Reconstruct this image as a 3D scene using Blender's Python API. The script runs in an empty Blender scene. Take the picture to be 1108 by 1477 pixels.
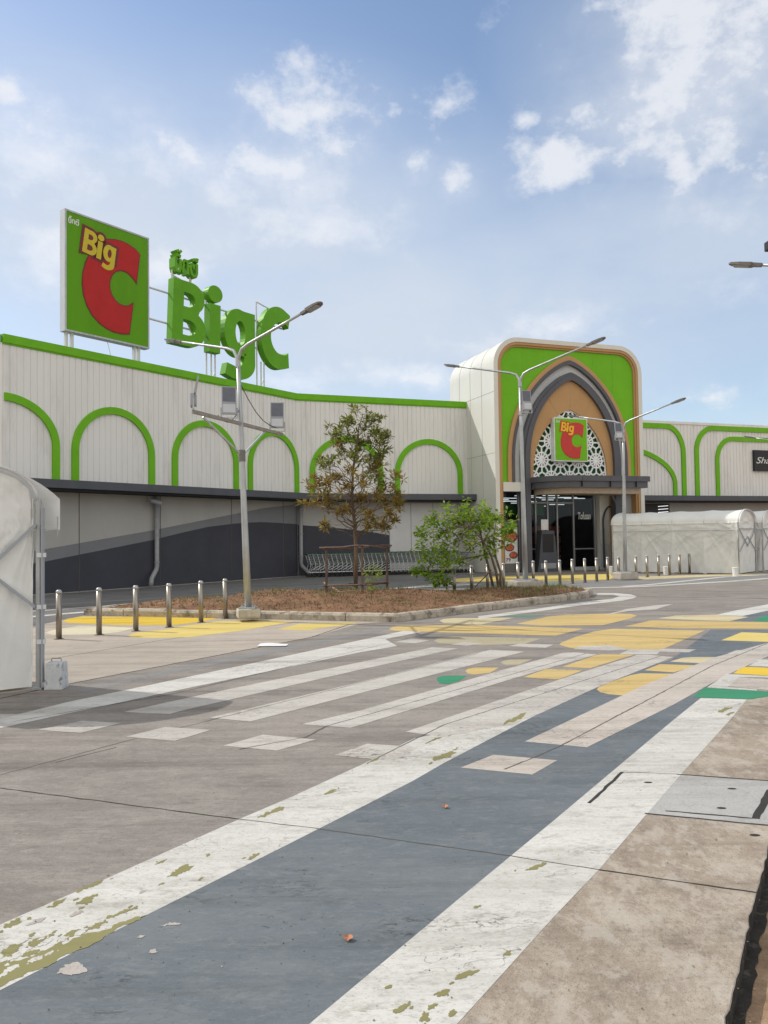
import bpy, bmesh, math, random
from mathutils import Vector, Matrix
from mathutils.geometry import tessellate_polygon
random.seed(7)
rad = math.radians
sc = bpy.context.scene
COL = sc.collection

# ------------------------------------------------------------------ camera
FPX, PITCH, ROLL, EYE = 1108.0, rad(1.89), rad(0.8), 1.7
Fw = Vector((0, math.cos(PITCH), math.sin(PITCH)))
_u0 = Vector((0, -math.sin(PITCH), math.cos(PITCH)))
Rt = Vector((1, 0, 0)) * math.cos(ROLL) - _u0 * math.sin(ROLL)
Up = _u0 * math.cos(ROLL) + Vector((1, 0, 0)) * math.sin(ROLL)
CAM = Vector((0, 0, EYE))
cam = bpy.data.cameras.new("camera")
cam.sensor_fit = 'HORIZONTAL'; cam.sensor_width = 36; cam.lens = 36.0 * FPX / 1108.0
cam.clip_start = 0.05; cam.clip_end = 5000
camo = bpy.data.objects.new("camera", cam); COL.objects.link(camo)
camo.matrix_world = Matrix(((Rt.x, Up.x, -Fw.x, 0), (Rt.y, Up.y, -Fw.y, 0), (Rt.z, Up.z, -Fw.z, EYE), (0, 0, 0, 1)))
sc.camera = camo

# ------------------------------------------------------------------ light and exposure
SUN_DIR = Vector((-1.077, 0.436, 1.08)).normalized()          # towards the sun
SUN_STRENGTH, SKY_STRENGTH, CLOUD, EXPOSURE = 2.8, 0.15, 1.15, 0.12
sun = bpy.data.lights.new("sun", 'SUN'); sun.energy = SUN_STRENGTH; sun.angle = rad(0.5); sun.color = (1.0, 0.96, 0.90)
suno = bpy.data.objects.new("sun", sun); COL.objects.link(suno)
suno.rotation_euler = (-SUN_DIR).to_track_quat('-Z', 'Y').to_euler()
suno.location = SUN_DIR * 60
sc.view_settings.view_transform = 'Standard'; sc.view_settings.look = 'None'
sc.view_settings.exposure = EXPOSURE; sc.view_settings.gamma = 1.0; sc.view_settings.use_curve_mapping = False
sc.cycles.max_bounces = 6; sc.cycles.transparent_max_bounces = 8
sc.cycles.use_denoising = True

def ray(px, py):
    return Fw + Rt * ((px - 554) / FPX) - Up * ((py - 738.5) / FPX)

def G(px, py, z=0.0):
    d = ray(px, py); k = (z - EYE) / d.z
    p = CAM + d * k
    return (p.x, p.y)

def AT(px, py, Y):
    d = ray(px, py); return CAM + d * (Y / d.y)

# ---- sky with clouds, all laid out by direction in the world
wd = bpy.data.worlds.new("World"); sc.world = wd; wd.use_nodes = True
def build_world():
    nt = wd.node_tree; N = nt.nodes; L = nt.links; N.clear()
    out = N.new('ShaderNodeOutputWorld'); bg = N.new('ShaderNodeBackground'); bg2 = N.new('ShaderNodeBackground')
    sky = N.new('ShaderNodeTexSky'); sky.sky_type = 'NISHITA'; sky.sun_disc = False
    sky.sun_elevation = math.asin(SUN_DIR.z); sky.sun_rotation = math.atan2(SUN_DIR.x, SUN_DIR.y)
    sky.dust_density = 0.6; sky.ozone_density = 1.0; sky.air_density = 1.0
    L.new(sky.outputs[0], bg.inputs[0]); bg.inputs[1].default_value = SKY_STRENGTH
    tc = N.new('ShaderNodeTexCoord'); nrm = N.new('ShaderNodeVectorMath'); nrm.operation = 'NORMALIZE'
    L.new(tc.outputs['Generated'], nrm.inputs[0]); D = nrm.outputs[0]
    def math_(op, a, b=None, c=None, clamp=False):
        n = N.new('ShaderNodeMath'); n.operation = op; n.use_clamp = clamp
        for i, v in enumerate((a, b, c)):
            if v is None: continue
            if isinstance(v, (int, float)): n.inputs[i].default_value = v
            else: L.new(v, n.inputs[i])
        return n.outputs[0]
    def noise(scale, detail, rough, sc_=(1, 1, 1), off=(0, 0, 0)):
        m = N.new('ShaderNodeMapping'); m.inputs['Scale'].default_value = sc_; m.inputs['Location'].default_value = off
        L.new(D, m.inputs[0]); n = N.new('ShaderNodeTexNoise'); n.inputs['Scale'].default_value = scale
        n.inputs['Detail'].default_value = detail; n.inputs['Roughness'].default_value = rough
        L.new(m.outputs[0], n.inputs[0]); return n.outputs[0]
    def mrange(v, a, b, c=0.0, d=1.0):
        n = N.new('ShaderNodeMapRange'); n.interpolation_type = 'SMOOTHSTEP'
        L.new(v, n.inputs[0])
        for i, q in enumerate((a, b, c, d)): n.inputs[i + 1].default_value = q
        return n.outputs[0]
    n1 = noise(7.0, 9, 0.62, (1, 1, 1.5)); n2 = noise(2.6, 5, 0.55, (1, 1, 2.6), (3, 1, 0)); n3 = noise(19.0, 6, 0.6, (1, 1, 1.3), (1, 5, 2))
    sep = N.new('ShaderNodeSeparateXYZ'); L.new(D, sep.inputs[0])
    # (px, py, half width, half height, strength) of the puffs seen in the sky
    puffs = [(460, 165, 112, 62, 1.1), (345, 228, 165, 52, .95), (645, 158, 70, 46, 1.0), (598, 234, 42, 26, .9), (665, 255, 36, 30, .8),
             (805, 238, 80, 50, .95), (1010, 60, 250, 150, 1.05), (1080, 180, 150, 120, .95), (905, 172, 40, 32, .75), (10, 125, 42, 30, .9), (60, 190, 130, 60, .5),
             (480, 315, 110, 36, .5), (1068, 412, 62, 36, .9), (942, 458, 40, 22, .8), (810, 470, 100, 36, .9), (600, 545, 120, 34, 1.0), (690, 500, 70, 30, .8),
             (430, 550, 90, 26, .8), (60, 370, 60, 60, .55), (240, 390, 90, 36, .55), (760, 172, 30, 14, .6), (565, 160, 26, 16, .5), (1020, 575, 80, 26, .7)]
    best = None
    for px, py, hw, hh, st in puffs:
        c = ray(px, py).normalized()
        v = N.new('ShaderNodeVectorMath'); v.operation = 'SUBTRACT'; L.new(D, v.inputs[0]); v.inputs[1].default_value = c
        s = N.new('ShaderNodeVectorMath'); s.operation = 'MULTIPLY'; L.new(v.outputs[0], s.inputs[0])
        s.inputs[1].default_value = (FPX / hw, FPX / hw, FPX / hh)
        l = N.new('ShaderNodeVectorMath'); l.operation = 'LENGTH'; L.new(s.outputs[0], l.inputs[0])
        m = math_('MULTIPLY_ADD', l.outputs['Value'], -0.72 * st, 0.72 * st)
        best = m if best is None else math_('MAXIMUM', best, m)
    best = math_('MAXIMUM', best, -0.5)
    amp = math_('ADD', math_('MULTIPLY_ADD', n1, 1.9, -0.90), math_('MULTIPLY_ADD', n3, 1.3, -0.65))
    dens = math_('ADD', best, amp)
    puff = mrange(dens, 0.04, 0.80)
    # thin veil that thickens towards the horizon
    el = mrange(sep.outputs['Z'], 0.62, 0.16)
    veil = math_('MULTIPLY', math_('ADD', mrange(n2, 0.30, 0.72), 0.35), el, clamp=True)
    soft = None
    for px, py, hw, hh, st in [(250, 340, 760, 270, 1.0), (560, 470, 1000, 240, 1.0), (120, 230, 480, 190, .75), (980, 350, 560, 150, .8), (1010, 110, 330, 230, .7), (450, 190, 260, 120, .5)]:
        c = ray(px, py).normalized()
        v = N.new('ShaderNodeVectorMath'); v.operation = 'SUBTRACT'; L.new(D, v.inputs[0]); v.inputs[1].default_value = c
        s = N.new('ShaderNodeVectorMath'); s.operation = 'MULTIPLY'; L.new(v.outputs[0], s.inputs[0]); s.inputs[1].default_value = (FPX / hw, FPX / hw, FPX / hh)
        l = N.new('ShaderNodeVectorMath'); l.operation = 'LENGTH'; L.new(s.outputs[0], l.inputs[0])
        m = mrange(l.outputs['Value'], 1.0, 0.10, 0.0, st); soft = m if soft is None else math_('MAXIMUM', soft, m)
    soft = math_('MULTIPLY', soft, mrange(math_('ADD', math_('MULTIPLY', n2, .65), math_('MULTIPLY', n1, .35)), 0.30, 0.58, 0.68, 1.0))
    veil = math_('MAXIMUM', math_('MULTIPLY', veil, 0.55), math_('MULTIPLY', soft, 0.92))
    # cloud cover overhead; bright unseen cloud added behind the viewer to fill shaded walls
    back = mrange(sep.outputs['Y'], 0.30, -0.15)
    bk = math_('MULTIPLY', back, mrange(n2, 0.28, 0.50, 0.45, 1.0))
    over = math_('MULTIPLY', mrange(sep.outputs['Z'], 0.62, 0.85), mrange(n2, 0.42, 0.6))
    far = math_('MAXIMUM', bk, over)
    cov = math_('MAXIMUM', math_('MAXIMUM', math_('MULTIPLY', puff, 0.84), veil), far)
    ramp = N.new('ShaderNodeMix'); ramp.data_type = 'RGBA'
    ramp.inputs[6].default_value = (0.535, 0.59, 0.67, 1); ramp.inputs[7].default_value = (0.71, 0.725, 0.755, 1)
    L.new(puff, ramp.inputs[0])
    rb = N.new('ShaderNodeMix'); rb.data_type = 'RGBA'; L.new(back, rb.inputs[0]); L.new(ramp.outputs[2], rb.inputs[6]); rb.inputs[7].default_value = (0.86, 0.845, 0.81, 1)
    L.new(rb.outputs[2], bg2.inputs[0]); bg2.inputs[1].default_value = CLOUD
    mix = N.new('ShaderNodeMixShader'); L.new(cov, mix.inputs[0]); L.new(bg.outputs[0], mix.inputs[1]); L.new(bg2.outputs[0], mix.inputs[2])
    L.new(mix.outputs[0], out.inputs[0])
build_world()

# ------------------------------------------------------------------ materials
def mat(name, col, rough=0.7, var=0.12, scale=4.0, bump=0.0, bscale=60.0, metal=0.0, col2=None, thr=(0.4, 0.7), stretch=(1, 1, 1), spec=0.4,
        fine=0.0, grime=None, coat=0.0, transl=0.0):
    m = bpy.data.materials.new(name); m.use_nodes = True
    nt = m.node_tree; N = nt.nodes; L = nt.links
    b = N['Principled BSDF']; b.inputs['Roughness'].default_value = rough; b.inputs['Metallic'].default_value = metal
    b.inputs['Specular IOR Level'].default_value = spec
    if coat: b.inputs['Coat Weight'].default_value = coat
    tc = N.new('ShaderNodeTexCoord'); mp = N.new('ShaderNodeMapping'); L.new(tc.outputs['Object'], mp.inputs[0]); mp.inputs['Scale'].default_value = stretch
    def nz(s, d=6, r=0.6, v=None):
        n = N.new('ShaderNodeTexNoise'); n.inputs['Scale'].default_value = s; n.inputs['Detail'].default_value = d; n.inputs['Roughness'].default_value = r
        L.new(v or mp.outputs[0], n.inputs[0]); return n.outputs[0]
    def mr(v, a, b_, c=0.0, d=1.0):
        n = N.new('ShaderNodeMapRange'); L.new(v, n.inputs[0])
        for i, q in enumerate((a, b_, c, d)): n.inputs[i + 1].default_value = q
        return n.outputs[0]
    def mx(f, a, c, mode='MIX'):
        n = N.new('ShaderNodeMix'); n.data_type = 'RGBA'; n.blend_type = mode
        if isinstance(f, float): n.inputs[0].default_value = f
        else: L.new(f, n.inputs[0])
        for i, q in ((6, a), (7, c)):
            if isinstance(q, tuple): n.inputs[i].default_value = (*q, 1) if len(q) == 3 else q
            else: L.new(q, n.inputs[i])
        return n.outputs[2]
    lo = tuple(c * (1 - var) for c in col); hi = tuple(min(1, c * (1 + var)) for c in col)
    c = mx(mr(nz(scale), 0.3, 0.7), lo, hi)
    if col2: c = mx(mr(nz(scale * 1.7, 8, 0.65), *thr), c, col2)
    if fine: c = mx(mr(nz(bscale, 3, 0.7), 0.35, 0.65, 0.0, fine), c, tuple(q * 0.35 for q in col))
    if grime: c = mx(mr(nz(grime[1], 9, 0.7), grime[2], grime[3], 0.0, grime[4]), c, grime[0])
    L.new(c, b.inputs['Base Color'])
    if bump:
        bp = N.new('ShaderNodeBump'); bp.inputs['Strength'].default_value = bump; bp.inputs['Distance'].default_value = 0.01
        L.new(nz(bscale, 5, 0.7), bp.inputs['Height']); L.new(bp.outputs[0], b.inputs['Normal'])
    if transl:
        t = N.new('ShaderNodeBsdfTranslucent'); L.new(c, t.inputs[0]); ms = N.new('ShaderNodeMixShader'); ms.inputs[0].default_value = transl
        L.new(b.outputs[0], ms.inputs[1]); L.new(t.outputs[0], ms.inputs[2]); L.new(ms.outputs[0], N['Material Output'].inputs[0])
    return m

def ground_mat(name, base, light, dark, a=0.25, rough=0.85, stain=0.5, stretch=(1, 1, 1), blot=None):
    """weathered concrete: broad mottling, streaks, speckle, pits"""
    m = bpy.data.materials.new(name); m.use_nodes = True
    nt = m.node_tree; N = nt.nodes; L = nt.links; b = N['Principled BSDF']; b.inputs['Roughness'].default_value = rough; b.inputs['Specular IOR Level'].default_value = 0.25
    tc = N.new('ShaderNodeTexCoord'); rt = N.new('ShaderNodeMapping'); L.new(tc.outputs['Object'], rt.inputs[0])
    rt.inputs['Rotation'].default_value = (0, 0, rad(-52)); rt.inputs['Scale'].default_value = stretch
    def nz(s, d=7, r=0.62, dist=0.0):
        n = N.new('ShaderNodeTexNoise'); n.inputs['Scale'].default_value = s; n.inputs['Detail'].default_value = d; n.inputs['Roughness'].default_value = r
        n.inputs['Distortion'].default_value = dist
        L.new(rt.outputs[0], n.inputs[0]); return n.outputs[0]
    def mr(v, a_, b_, c=0.0, d=1.0):
        n = N.new('ShaderNodeMapRange'); L.new(v, n.inputs[0])
        for i, q in enumerate((a_, b_, c, d)): n.inputs[i + 1].default_value = q
        return n.outputs[0]
    def mx(f, p, q):
        n = N.new('ShaderNodeMix'); n.data_type = 'RGBA'; L.new(f, n.inputs[0])
        for i, v in ((6, p), (7, q)):
            if isinstance(v, tuple): n.inputs[i].default_value = (*v, 1)
            else: L.new(v, n.inputs[i])
        return n.outputs[2]
    c = mx(mr(nz(0.35, 6, 0.6), 0.35, 0.68), base, tuple(x * (1 + a) for x in base))
    c = mx(mr(nz(2.2, 10, 0.72, 0.6), 0.47, 0.62, 0, stain), c, light)
    c = mx(mr(nz(0.9, 10, 0.72, 0.4), 0.49, 0.66, 0, stain), c, dark)
    c = mx(mr(nz(7, 9, 0.75, 0.5), 0.52, 0.66, 0, stain * .8), c, dark)
    c = mx(mr(nz(19, 8, 0.75), 0.50, 0.66, 0, 0.55), c, light)
    c = mx(mr(nz(45, 5, 0.75), 0.52, 0.68, 0, 0.60), c, dark)
    c = mx(mr(nz(160, 3, 0.7), 0.54, 0.70, 0, 0.65), c, tuple(x * 0.5 for x in dark))
    tm = N.new('ShaderNodeMapping'); L.new(tc.outputs['Object'], tm.inputs[0]); tm.inputs['Rotation'].default_value = (0, 0, rad(-56)); tm.inputs['Scale'].default_value = (0.05, 1, 1)
    tn = N.new('ShaderNodeTexNoise'); tn.inputs['Scale'].default_value = 3.2; tn.inputs['Detail'].default_value = 6; tn.inputs['Roughness'].default_value = 0.7; L.new(tm.outputs[0], tn.inputs[0])
    tx = N.new('ShaderNodeMix'); tx.data_type = 'RGBA'; tx.blend_type = 'MULTIPLY'; L.new(mr(tn.outputs[0], 0.48, 0.66), tx.inputs[0]); L.new(c, tx.inputs[6]); tx.inputs[7].default_value = (0.74, 0.73, 0.715, 1); c = tx.outputs[2]
    if blot: c = mx(mr(nz(blot[1], 9, 0.72, 0.15), blot[2], blot[3], 0, blot[4]), c, blot[0])
    L.new(c, b.inputs['Base Color'])
    bp = N.new('ShaderNodeBump'); bp.inputs['Strength'].default_value = 0.35; bp.inputs['Distance'].default_value = 0.006
    L.new(nz(70, 6, 0.75), bp.inputs['Height']); L.new(bp.outputs[0], b.inputs['Normal'])
    return m

def paint_mat(name, col, chip, under, amount=0.5, crack=0.5, olive=None, dirt=(0.30, 0.27, 0.24)):
    """old road paint: scuffs, hairline cracks, worn-through flecks, broad dirt"""
    m = bpy.data.materials.new(name); m.use_nodes = True
    nt = m.node_tree; N = nt.nodes; L = nt.links; b = N['Principled BSDF']; b.inputs['Roughness'].default_value = 0.75; b.inputs['Specular IOR Level'].default_value = 0.3
    tc = N.new('ShaderNodeTexCoord'); rt = N.new('ShaderNodeMapping'); L.new(tc.outputs['Object'], rt.inputs[0]); rt.inputs['Rotation'].default_value = (0, 0, rad(-56)); rt.inputs['Scale'].default_value = (0.45, 1, 1)
    def nz(s, d=7, r=0.65, dist=0.0, v=None):
        n = N.new('ShaderNodeTexNoise'); n.inputs['Scale'].default_value = s; n.inputs['Detail'].default_value = d; n.inputs['Roughness'].default_value = r
        n.inputs['Distortion'].default_value = dist
        L.new(v or rt.outputs[0], n.inputs[0]); return n.outputs[0]
    def mr(v, a_, b_, c=0.0, d=1.0):
        n = N.new('ShaderNodeMapRange'); L.new(v, n.inputs[0])
        for i, q in enumerate((a_, b_, c, d)): n.inputs[i + 1].default_value = q
        return n.outputs[0]
    def mx(f, p, q):
        n = N.new('ShaderNodeMix'); n.data_type = 'RGBA'; L.new(f, n.inputs[0])
        for i, v in ((6, p), (7, q)):
            if isinstance(v, tuple): n.inputs[i].default_value = (*v, 1)
            else: L.new(v, n.inputs[i])
        return n.outputs[2]
    c = mx(mr(nz(1.3), 0.3, 0.7), tuple(x * 0.90 for x in col), col)
    c = mx(mr(nz(0.7, 9, 0.72), 0.46, 0.66, 0, 0.60), c, tuple((x * 1.1 + y * .9) / 2 for x, y in zip(col, dirt)))
    c = mx(mr(nz(28, 7, 0.78, 0.3), 0.50, 0.66, 0, 0.30 + 0.3 * amount), c, tuple((x + y) / 2 for x, y in zip(col, dirt)))
    c = mx(mr(nz(120, 4, 0.75), 0.54, 0.68, 0, 0.35), c, dirt)
    c = mx(mr(nz(18, 8, 0.75, 0.4), 0.56, 0.66, 0, amount * 0.5), c, dirt)
    c = mx(mr(nz(5.5, 8, 0.75, 0.3), 0.50, 0.64, 0, 0.25 + .25 * amount), c, tuple((x + y * 1.2) / 2.2 for x, y in zip(col, dirt)))
    c = mx(mr(nz(12, 8, 0.78, 0.3), 0.53, 0.64, 0, 0.20 + .3 * amount), c, dirt)
    c = mx(mr(nz(70, 5, 0.8), 0.57, 0.64, 0, 0.55 * amount), c, tuple(x * .7 for x in dirt))
    tm = N.new('ShaderNodeMapping'); L.new(tc.outputs['Object'], tm.inputs[0]); tm.inputs['Rotation'].default_value = (0, 0, rad(-56)); tm.inputs['Scale'].default_value = (0.05, 1, 1)
    tn = N.new('ShaderNodeTexNoise'); tn.inputs['Scale'].default_value = 3.2; tn.inputs['Detail'].default_value = 6; tn.inputs['Roughness'].default_value = 0.7; L.new(tm.outputs[0], tn.inputs[0])
    tx = N.new('ShaderNodeMix'); tx.data_type = 'RGBA'; tx.blend_type = 'MULTIPLY'; L.new(mr(tn.outputs[0], 0.48, 0.66), tx.inputs[0]); L.new(c, tx.inputs[6]); tx.inputs[7].default_value = (0.74, 0.73, 0.715, 1); c = tx.outputs[2]
    sf = N.new('ShaderNodeMath'); sf.operation = 'MULTIPLY'; L.new(mr(nz(1.6, 5, 0.6, 0.8), 0.54, 0.64), sf.inputs[0]); L.new(mr(nz(34, 8, 0.8, 0.6), 0.50, 0.58), sf.inputs[1])
    sg = N.new('ShaderNodeMath'); sg.operation = 'MULTIPLY'; L.new(sf.outputs[0], sg.inputs[0]); sg.inputs[1].default_value = 0.45 + 0.4 * amount
    c = mx(sg.outputs[0], c, tuple(x * .5 for x in under))
    # hairline cracks
    vo = N.new('ShaderNodeTexVoronoi'); vo.feature = 'DISTANCE_TO_EDGE'; vo.inputs['Scale'].default_value = 5.0
    wv = N.new('ShaderNodeVectorMath'); wv.operation = 'ADD'; L.new(rt.outputs[0], wv.inputs[0])
    nn = N.new('ShaderNodeTexNoise'); nn.inputs['Scale'].default_value = 6; L.new(rt.outputs[0], nn.inputs[0]); L.new(nn.outputs[1], wv.inputs[1]); L.new(wv.outputs[0], vo.inputs[0])
    ck = N.new('ShaderNodeMath'); ck.operation = 'MULTIPLY'; L.new(mr(vo.outputs[0], 0.0, 0.02, crack, 0.0), ck.inputs[0]); L.new(mr(nz(1.7, 4), 0.5, 0.62), ck.inputs[1])
    c = mx(ck.outputs[0], c, tuple(x * 0.5 for x in dirt))
    if olive: c = mx(mr(nz(2.3, 9, 0.7, 0.6), 0.70, 0.715, 0, 1.0), c, olive)
    c = mx(mr(nz(9, 9, 0.78, 0.8), 0.70 - 0.08 * amount, 0.72 - 0.08 * amount, 0, 0.9), c, chip)
    c = mx(mr(nz(45, 5, 0.75), 0.66 - 0.05 * amount, 0.70 - 0.05 * amount, 0, 0.7), c, under)
    L.new(c, b.inputs['Base Color'])
    bp = N.new('ShaderNodeBump'); bp.inputs['Strength'].default_value = 0.3; bp.inputs['Distance'].default_value = 0.004
    L.new(nz(60, 6, 0.75), bp.inputs['Height']); L.new(bp.outputs[0], b.inputs['Normal'])
    return m

def leaf_mat(name, cols, transl=0.35, rough=0.55):
    m = bpy.data.materials.new(name); m.use_nodes = True
    nt = m.node_tree; N = nt.nodes; L = nt.links; b = N['Principled BSDF']; b.inputs['Roughness'].default_value = rough
    g = N.new('ShaderNodeNewGeometry'); r = N.new('ShaderNodeValToRGB')
    while len(r.color_ramp.elements) < len(cols): r.color_ramp.elements.new(0.5)
    for i, c in enumerate(cols):
        r.color_ramp.elements[i].position = i / (len(cols) - 1); r.color_ramp.elements[i].color = (*c, 1)
    L.new(g.outputs['Random Per Island'], r.inputs[0]); L.new(r.outputs[0], b.inputs['Base Color'])
    t = N.new('ShaderNodeBsdfTranslucent'); L.new(r.outputs[0], t.inputs[0]); ms = N.new('ShaderNodeMixShader'); ms.inputs[0].default_value = transl
    L.new(b.outputs[0], ms.inputs[1]); L.new(t.outputs[0], ms.inputs[2]); L.new(ms.outputs[0], N['Material Output'].inputs[0])
    return m

def emit_mat(name, col, s):
    m = bpy.data.materials.new(name); m.use_nodes = True; N = m.node_tree.nodes
    b = N['Principled BSDF']; b.inputs['Base Color'].default_value = (*col, 1); b.inputs['Emission Color'].default_value = (*col, 1); b.inputs['Emission Strength'].default_value = s
    return m

def glass_mat(name):
    m = bpy.data.materials.new(name); m.use_nodes = True; nt = m.node_tree; N = nt.nodes; L = nt.links
    gl = N.new('ShaderNodeBsdfGlossy'); gl.inputs['Roughness'].default_value = 0.02; gl.inputs[0].default_value = (0.30, 0.33, 0.36, 1)
    tr = N.new('ShaderNodeBsdfTransparent'); tr.inputs[0].default_value = (0.80, 0.84, 0.84, 1)
    fr = N.new('ShaderNodeFresnel'); fr.inputs[0].default_value = 1.45
    ms = N.new('ShaderNodeMixShader'); L.new(fr.outputs[0], ms.inputs[0]); L.new(tr.outputs[0], ms.inputs[1]); L.new(gl.outputs[0], ms.inputs[2]); L.new(ms.outputs[0], N['Material Output'].inputs[0])
    return m

M = {}
M['siding'] = mat('ribbed_metal_siding', (0.755, 0.75, 0.725), 0.5, 0.04, 0.6, spec=0.4, grime=((0.40, 0.385, 0.36), 1.6, 0.50, 0.72, 0.45), stretch=(1, 1, 0.18))
M['green'] = mat('green_trim_paint', (0.155, 0.44, 0.014), 0.55, 0.08, 2.0, spec=0.2)
M['green_panel'] = mat('green_cladding', (0.155, 0.45, 0.014), 0.5, 0.06, 1.0, spec=0.2)
M['slate'] = mat('slate_grey_metal', (0.075, 0.08, 0.095), 0.5, 0.1, 3.0)
M['darkgrey'] = mat('dark_grey_cladding', (0.082, 0.084, 0.098), 0.45, 0.08, 3.0)
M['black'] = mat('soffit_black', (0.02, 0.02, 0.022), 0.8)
M['wall_light'] = mat('light_grey_wall_paint', (0.42, 0.41, 0.385), 0.75, 0.06, 1.2, grime=((0.25, 0.24, 0.22), 1.5, 0.55, 0.9, 0.4), stretch=(1, 1, 0.4))
M['wall_mid'] = mat('mid_grey_wall_paint', (0.20, 0.205, 0.215), 0.75, 0.06, 1.2)
M['wall_dark'] = mat('navy_grey_wall_paint', (0.050, 0.052, 0.066), 0.7, 0.1, 1.2, grime=((0.10, 0.10, 0.10), 2.0, 0.6, 0.9, 0.4))
M['white_panel'] = mat('white_wall_panel', (0.60, 0.60, 0.60), 0.6, 0.05, 1.5)
M['pipe'] = mat('grey_pipe', (0.30, 0.30, 0.31), 0.5, 0.1, 5)
M['shell'] = mat('off_white_aluminium_cladding', (0.66, 0.655, 0.60), 0.4, 0.04, 0.8, grime=((0.5, 0.49, 0.44), 1.3, 0.55, 0.85, 0.35), stretch=(1, 1, 0.3))
M['joint'] = mat('panel_joint_sealant', (0.28, 0.28, 0.26), 0.8)
M['bronze'] = mat('bronze_cladding', (0.47, 0.28, 0.125), 0.5, 0.05, 1.0, spec=0.25)
M['silver'] = mat('silver_grey_cladding', (0.52, 0.54, 0.55), 0.45, 0.05, 1.0)
M['lattice'] = mat('white_lattice', (0.86, 0.89, 0.89), 0.5, 0.03)
M['lattice_back'] = mat('deep_green_backing', (0.03, 0.13, 0.035), 0.6)
M['soffit'] = mat('beige_soffit', (0.36, 0.29, 0.22), 0.6)
M['glass'] = glass_mat('entrance_glass')
M['alu'] = mat('aluminium_frame', (0.32, 0.33, 0.34), 0.4, 0.05, metal=0.3)
M['interior'] = mat('dark_interior', (0.035, 0.033, 0.032), 0.8)
M['tube'] = emit_mat('lit_ceiling_tube', (0.95, 0.97, 1.0), 0.9)
M['sign_green'] = mat('sign_green_face', (0.115, 0.33, 0.012), 0.6, 0.10, 0.8, spec=0.15, grime=((0.07, 0.19, 0.012), 1.2, 0.5, 0.9, 0.4), stretch=(1, 1, 0.25))
M['logo_green'] = mat('bright_sign_green', (0.17, 0.48, 0.012), 0.5, 0.04, spec=0.2)
M['sign_red'] = mat('sign_red', (0.45, 0.030, 0.030), 0.6, 0.08, 1.5, spec=0.15)
M['logo_red'] = mat('bright_sign_red', (0.55, 0.035, 0.028), 0.4, 0.05)
M['sign_darkred'] = mat('sign_dark_outline', (0.16, 0.020, 0.018), 0.5)
M['sign_yellow'] = mat('sign_yellow', (0.56, 0.46, 0.020), 0.5, 0.06)
M['logo_yellow'] = mat('bright_sign_yellow', (0.80, 0.48, 0.020), 0.4, 0.05)
M['sign_white'] = mat('sign_white', (0.70, 0.72, 0.70), 0.5, 0.04)
M['letter_green'] = mat('letter_green', (0.118, 0.355, 0.012), 0.5, 0.10, 1.0, spec=0.2)
M['steel_white'] = mat('white_painted_steel', (0.62, 0.63, 0.64), 0.5, 0.08, 6)
M['alu_edge'] = mat('pale_aluminium_edge', (0.55, 0.58, 0.62), 0.4, 0.06, 2)
M['galv'] = mat('galvanised_steel', (0.42, 0.43, 0.43), 0.42, 0.16, 9, metal=0.55, stretch=(1, 1, 0.3), grime=((0.25, 0.22, 0.18), 5, 0.6, 0.9, 0.4))
M['rust'] = mat('weathered_steel', (0.26, 0.24, 0.22), 0.6, 0.2, 12, col2=(0.16, 0.09, 0.05), thr=(0.55, 0.7))
M['stainless'] = mat('stainless_steel', (0.33, 0.295, 0.25), 0.36, 0.12, 8, metal=1.0, stretch=(1, 1, 0.2), grime=((0.22, 0.16, 0.10), 6, 0.55, 0.8, 0.5))
M['pv'] = mat('solar_panel_face', (0.12, 0.13, 0.16), 0.25, 0.1, 10)
M['lampgrey'] = mat('lamp_housing_grey', (0.33, 0.35, 0.38), 0.5, 0.06)
M['lampdark'] = mat('lamp_head_dark', (0.16, 0.15, 0.14), 0.5, 0.06)
M['blackplastic'] = mat('black_plastic', (0.018, 0.018, 0.02), 0.5)
M['concrete_block'] = mat('cast_concrete', (0.50, 0.46, 0.40), 0.9, 0.15, 6, 0.4, 50, grime=((0.22, 0.19, 0.15), 7, 0.5, 0.75, 0.6), fine=0.3)
M['kerb'] = mat('kerb_concrete', (0.50, 0.44, 0.355), 0.9, 0.16, 3, 0.5, 40, grime=((0.10, 0.08, 0.06), 3.4, 0.47, 0.64, 0.85), fine=0.35)
M['fabric'] = mat('tent_sheet', (0.83, 0.83, 0.80), 0.7, 0.05, 2, 0.12, 90, transl=0.14, grime=((0.45, 0.43, 0.39), 3.5, 0.58, 0.8, 0.25))
M['block_paint'] = mat('worn_white_block', (0.55, 0.56, 0.57), 0.85, 0.1, 8, 0.4, 50, grime=((0.10, 0.10, 0.11), 9, 0.55, 0.66, 0.9))
M['bark'] = mat('bark', (0.15, 0.105, 0.07), 0.9, 0.3, 14, 0.7, 40, stretch=(1, 1, 0.3))
M['stake'] = mat('weathered_stake', (0.13, 0.085, 0.065), 0.9, 0.3, 12, 0.5, 40, stretch=(1, 1, 0.3))
M['cart_wire'] = mat('cart_wire', (0.34, 0.38, 0.36), 0.35, 0.08, metal=0.5)
M['cart_green'] = mat('cart_green_plastic', (0.03, 0.14, 0.05), 0.45)
M['rubber'] = mat('black_rubber', (0.02, 0.02, 0.02), 0.8)
M['bucket'] = mat('white_bucket', (0.76, 0.75, 0.71), 0.5, 0.06)
M['paper'] = mat('paper', (0.72, 0.72, 0.72), 0.8)
M['dry_leaf'] = mat('dry_leaf', (0.45, 0.19, 0.10), 0.7, 0.2, 30)
M['food'] = mat('food_red', (0.42, 0.07, 0.03), 0.4, 0.5, 9, col2=(0.60, 0.26, 0.10), thr=(0.5, 0.6))
M['bowl'] = mat('dark_bowl', (0.06, 0.03, 0.025), 0.4)
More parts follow.
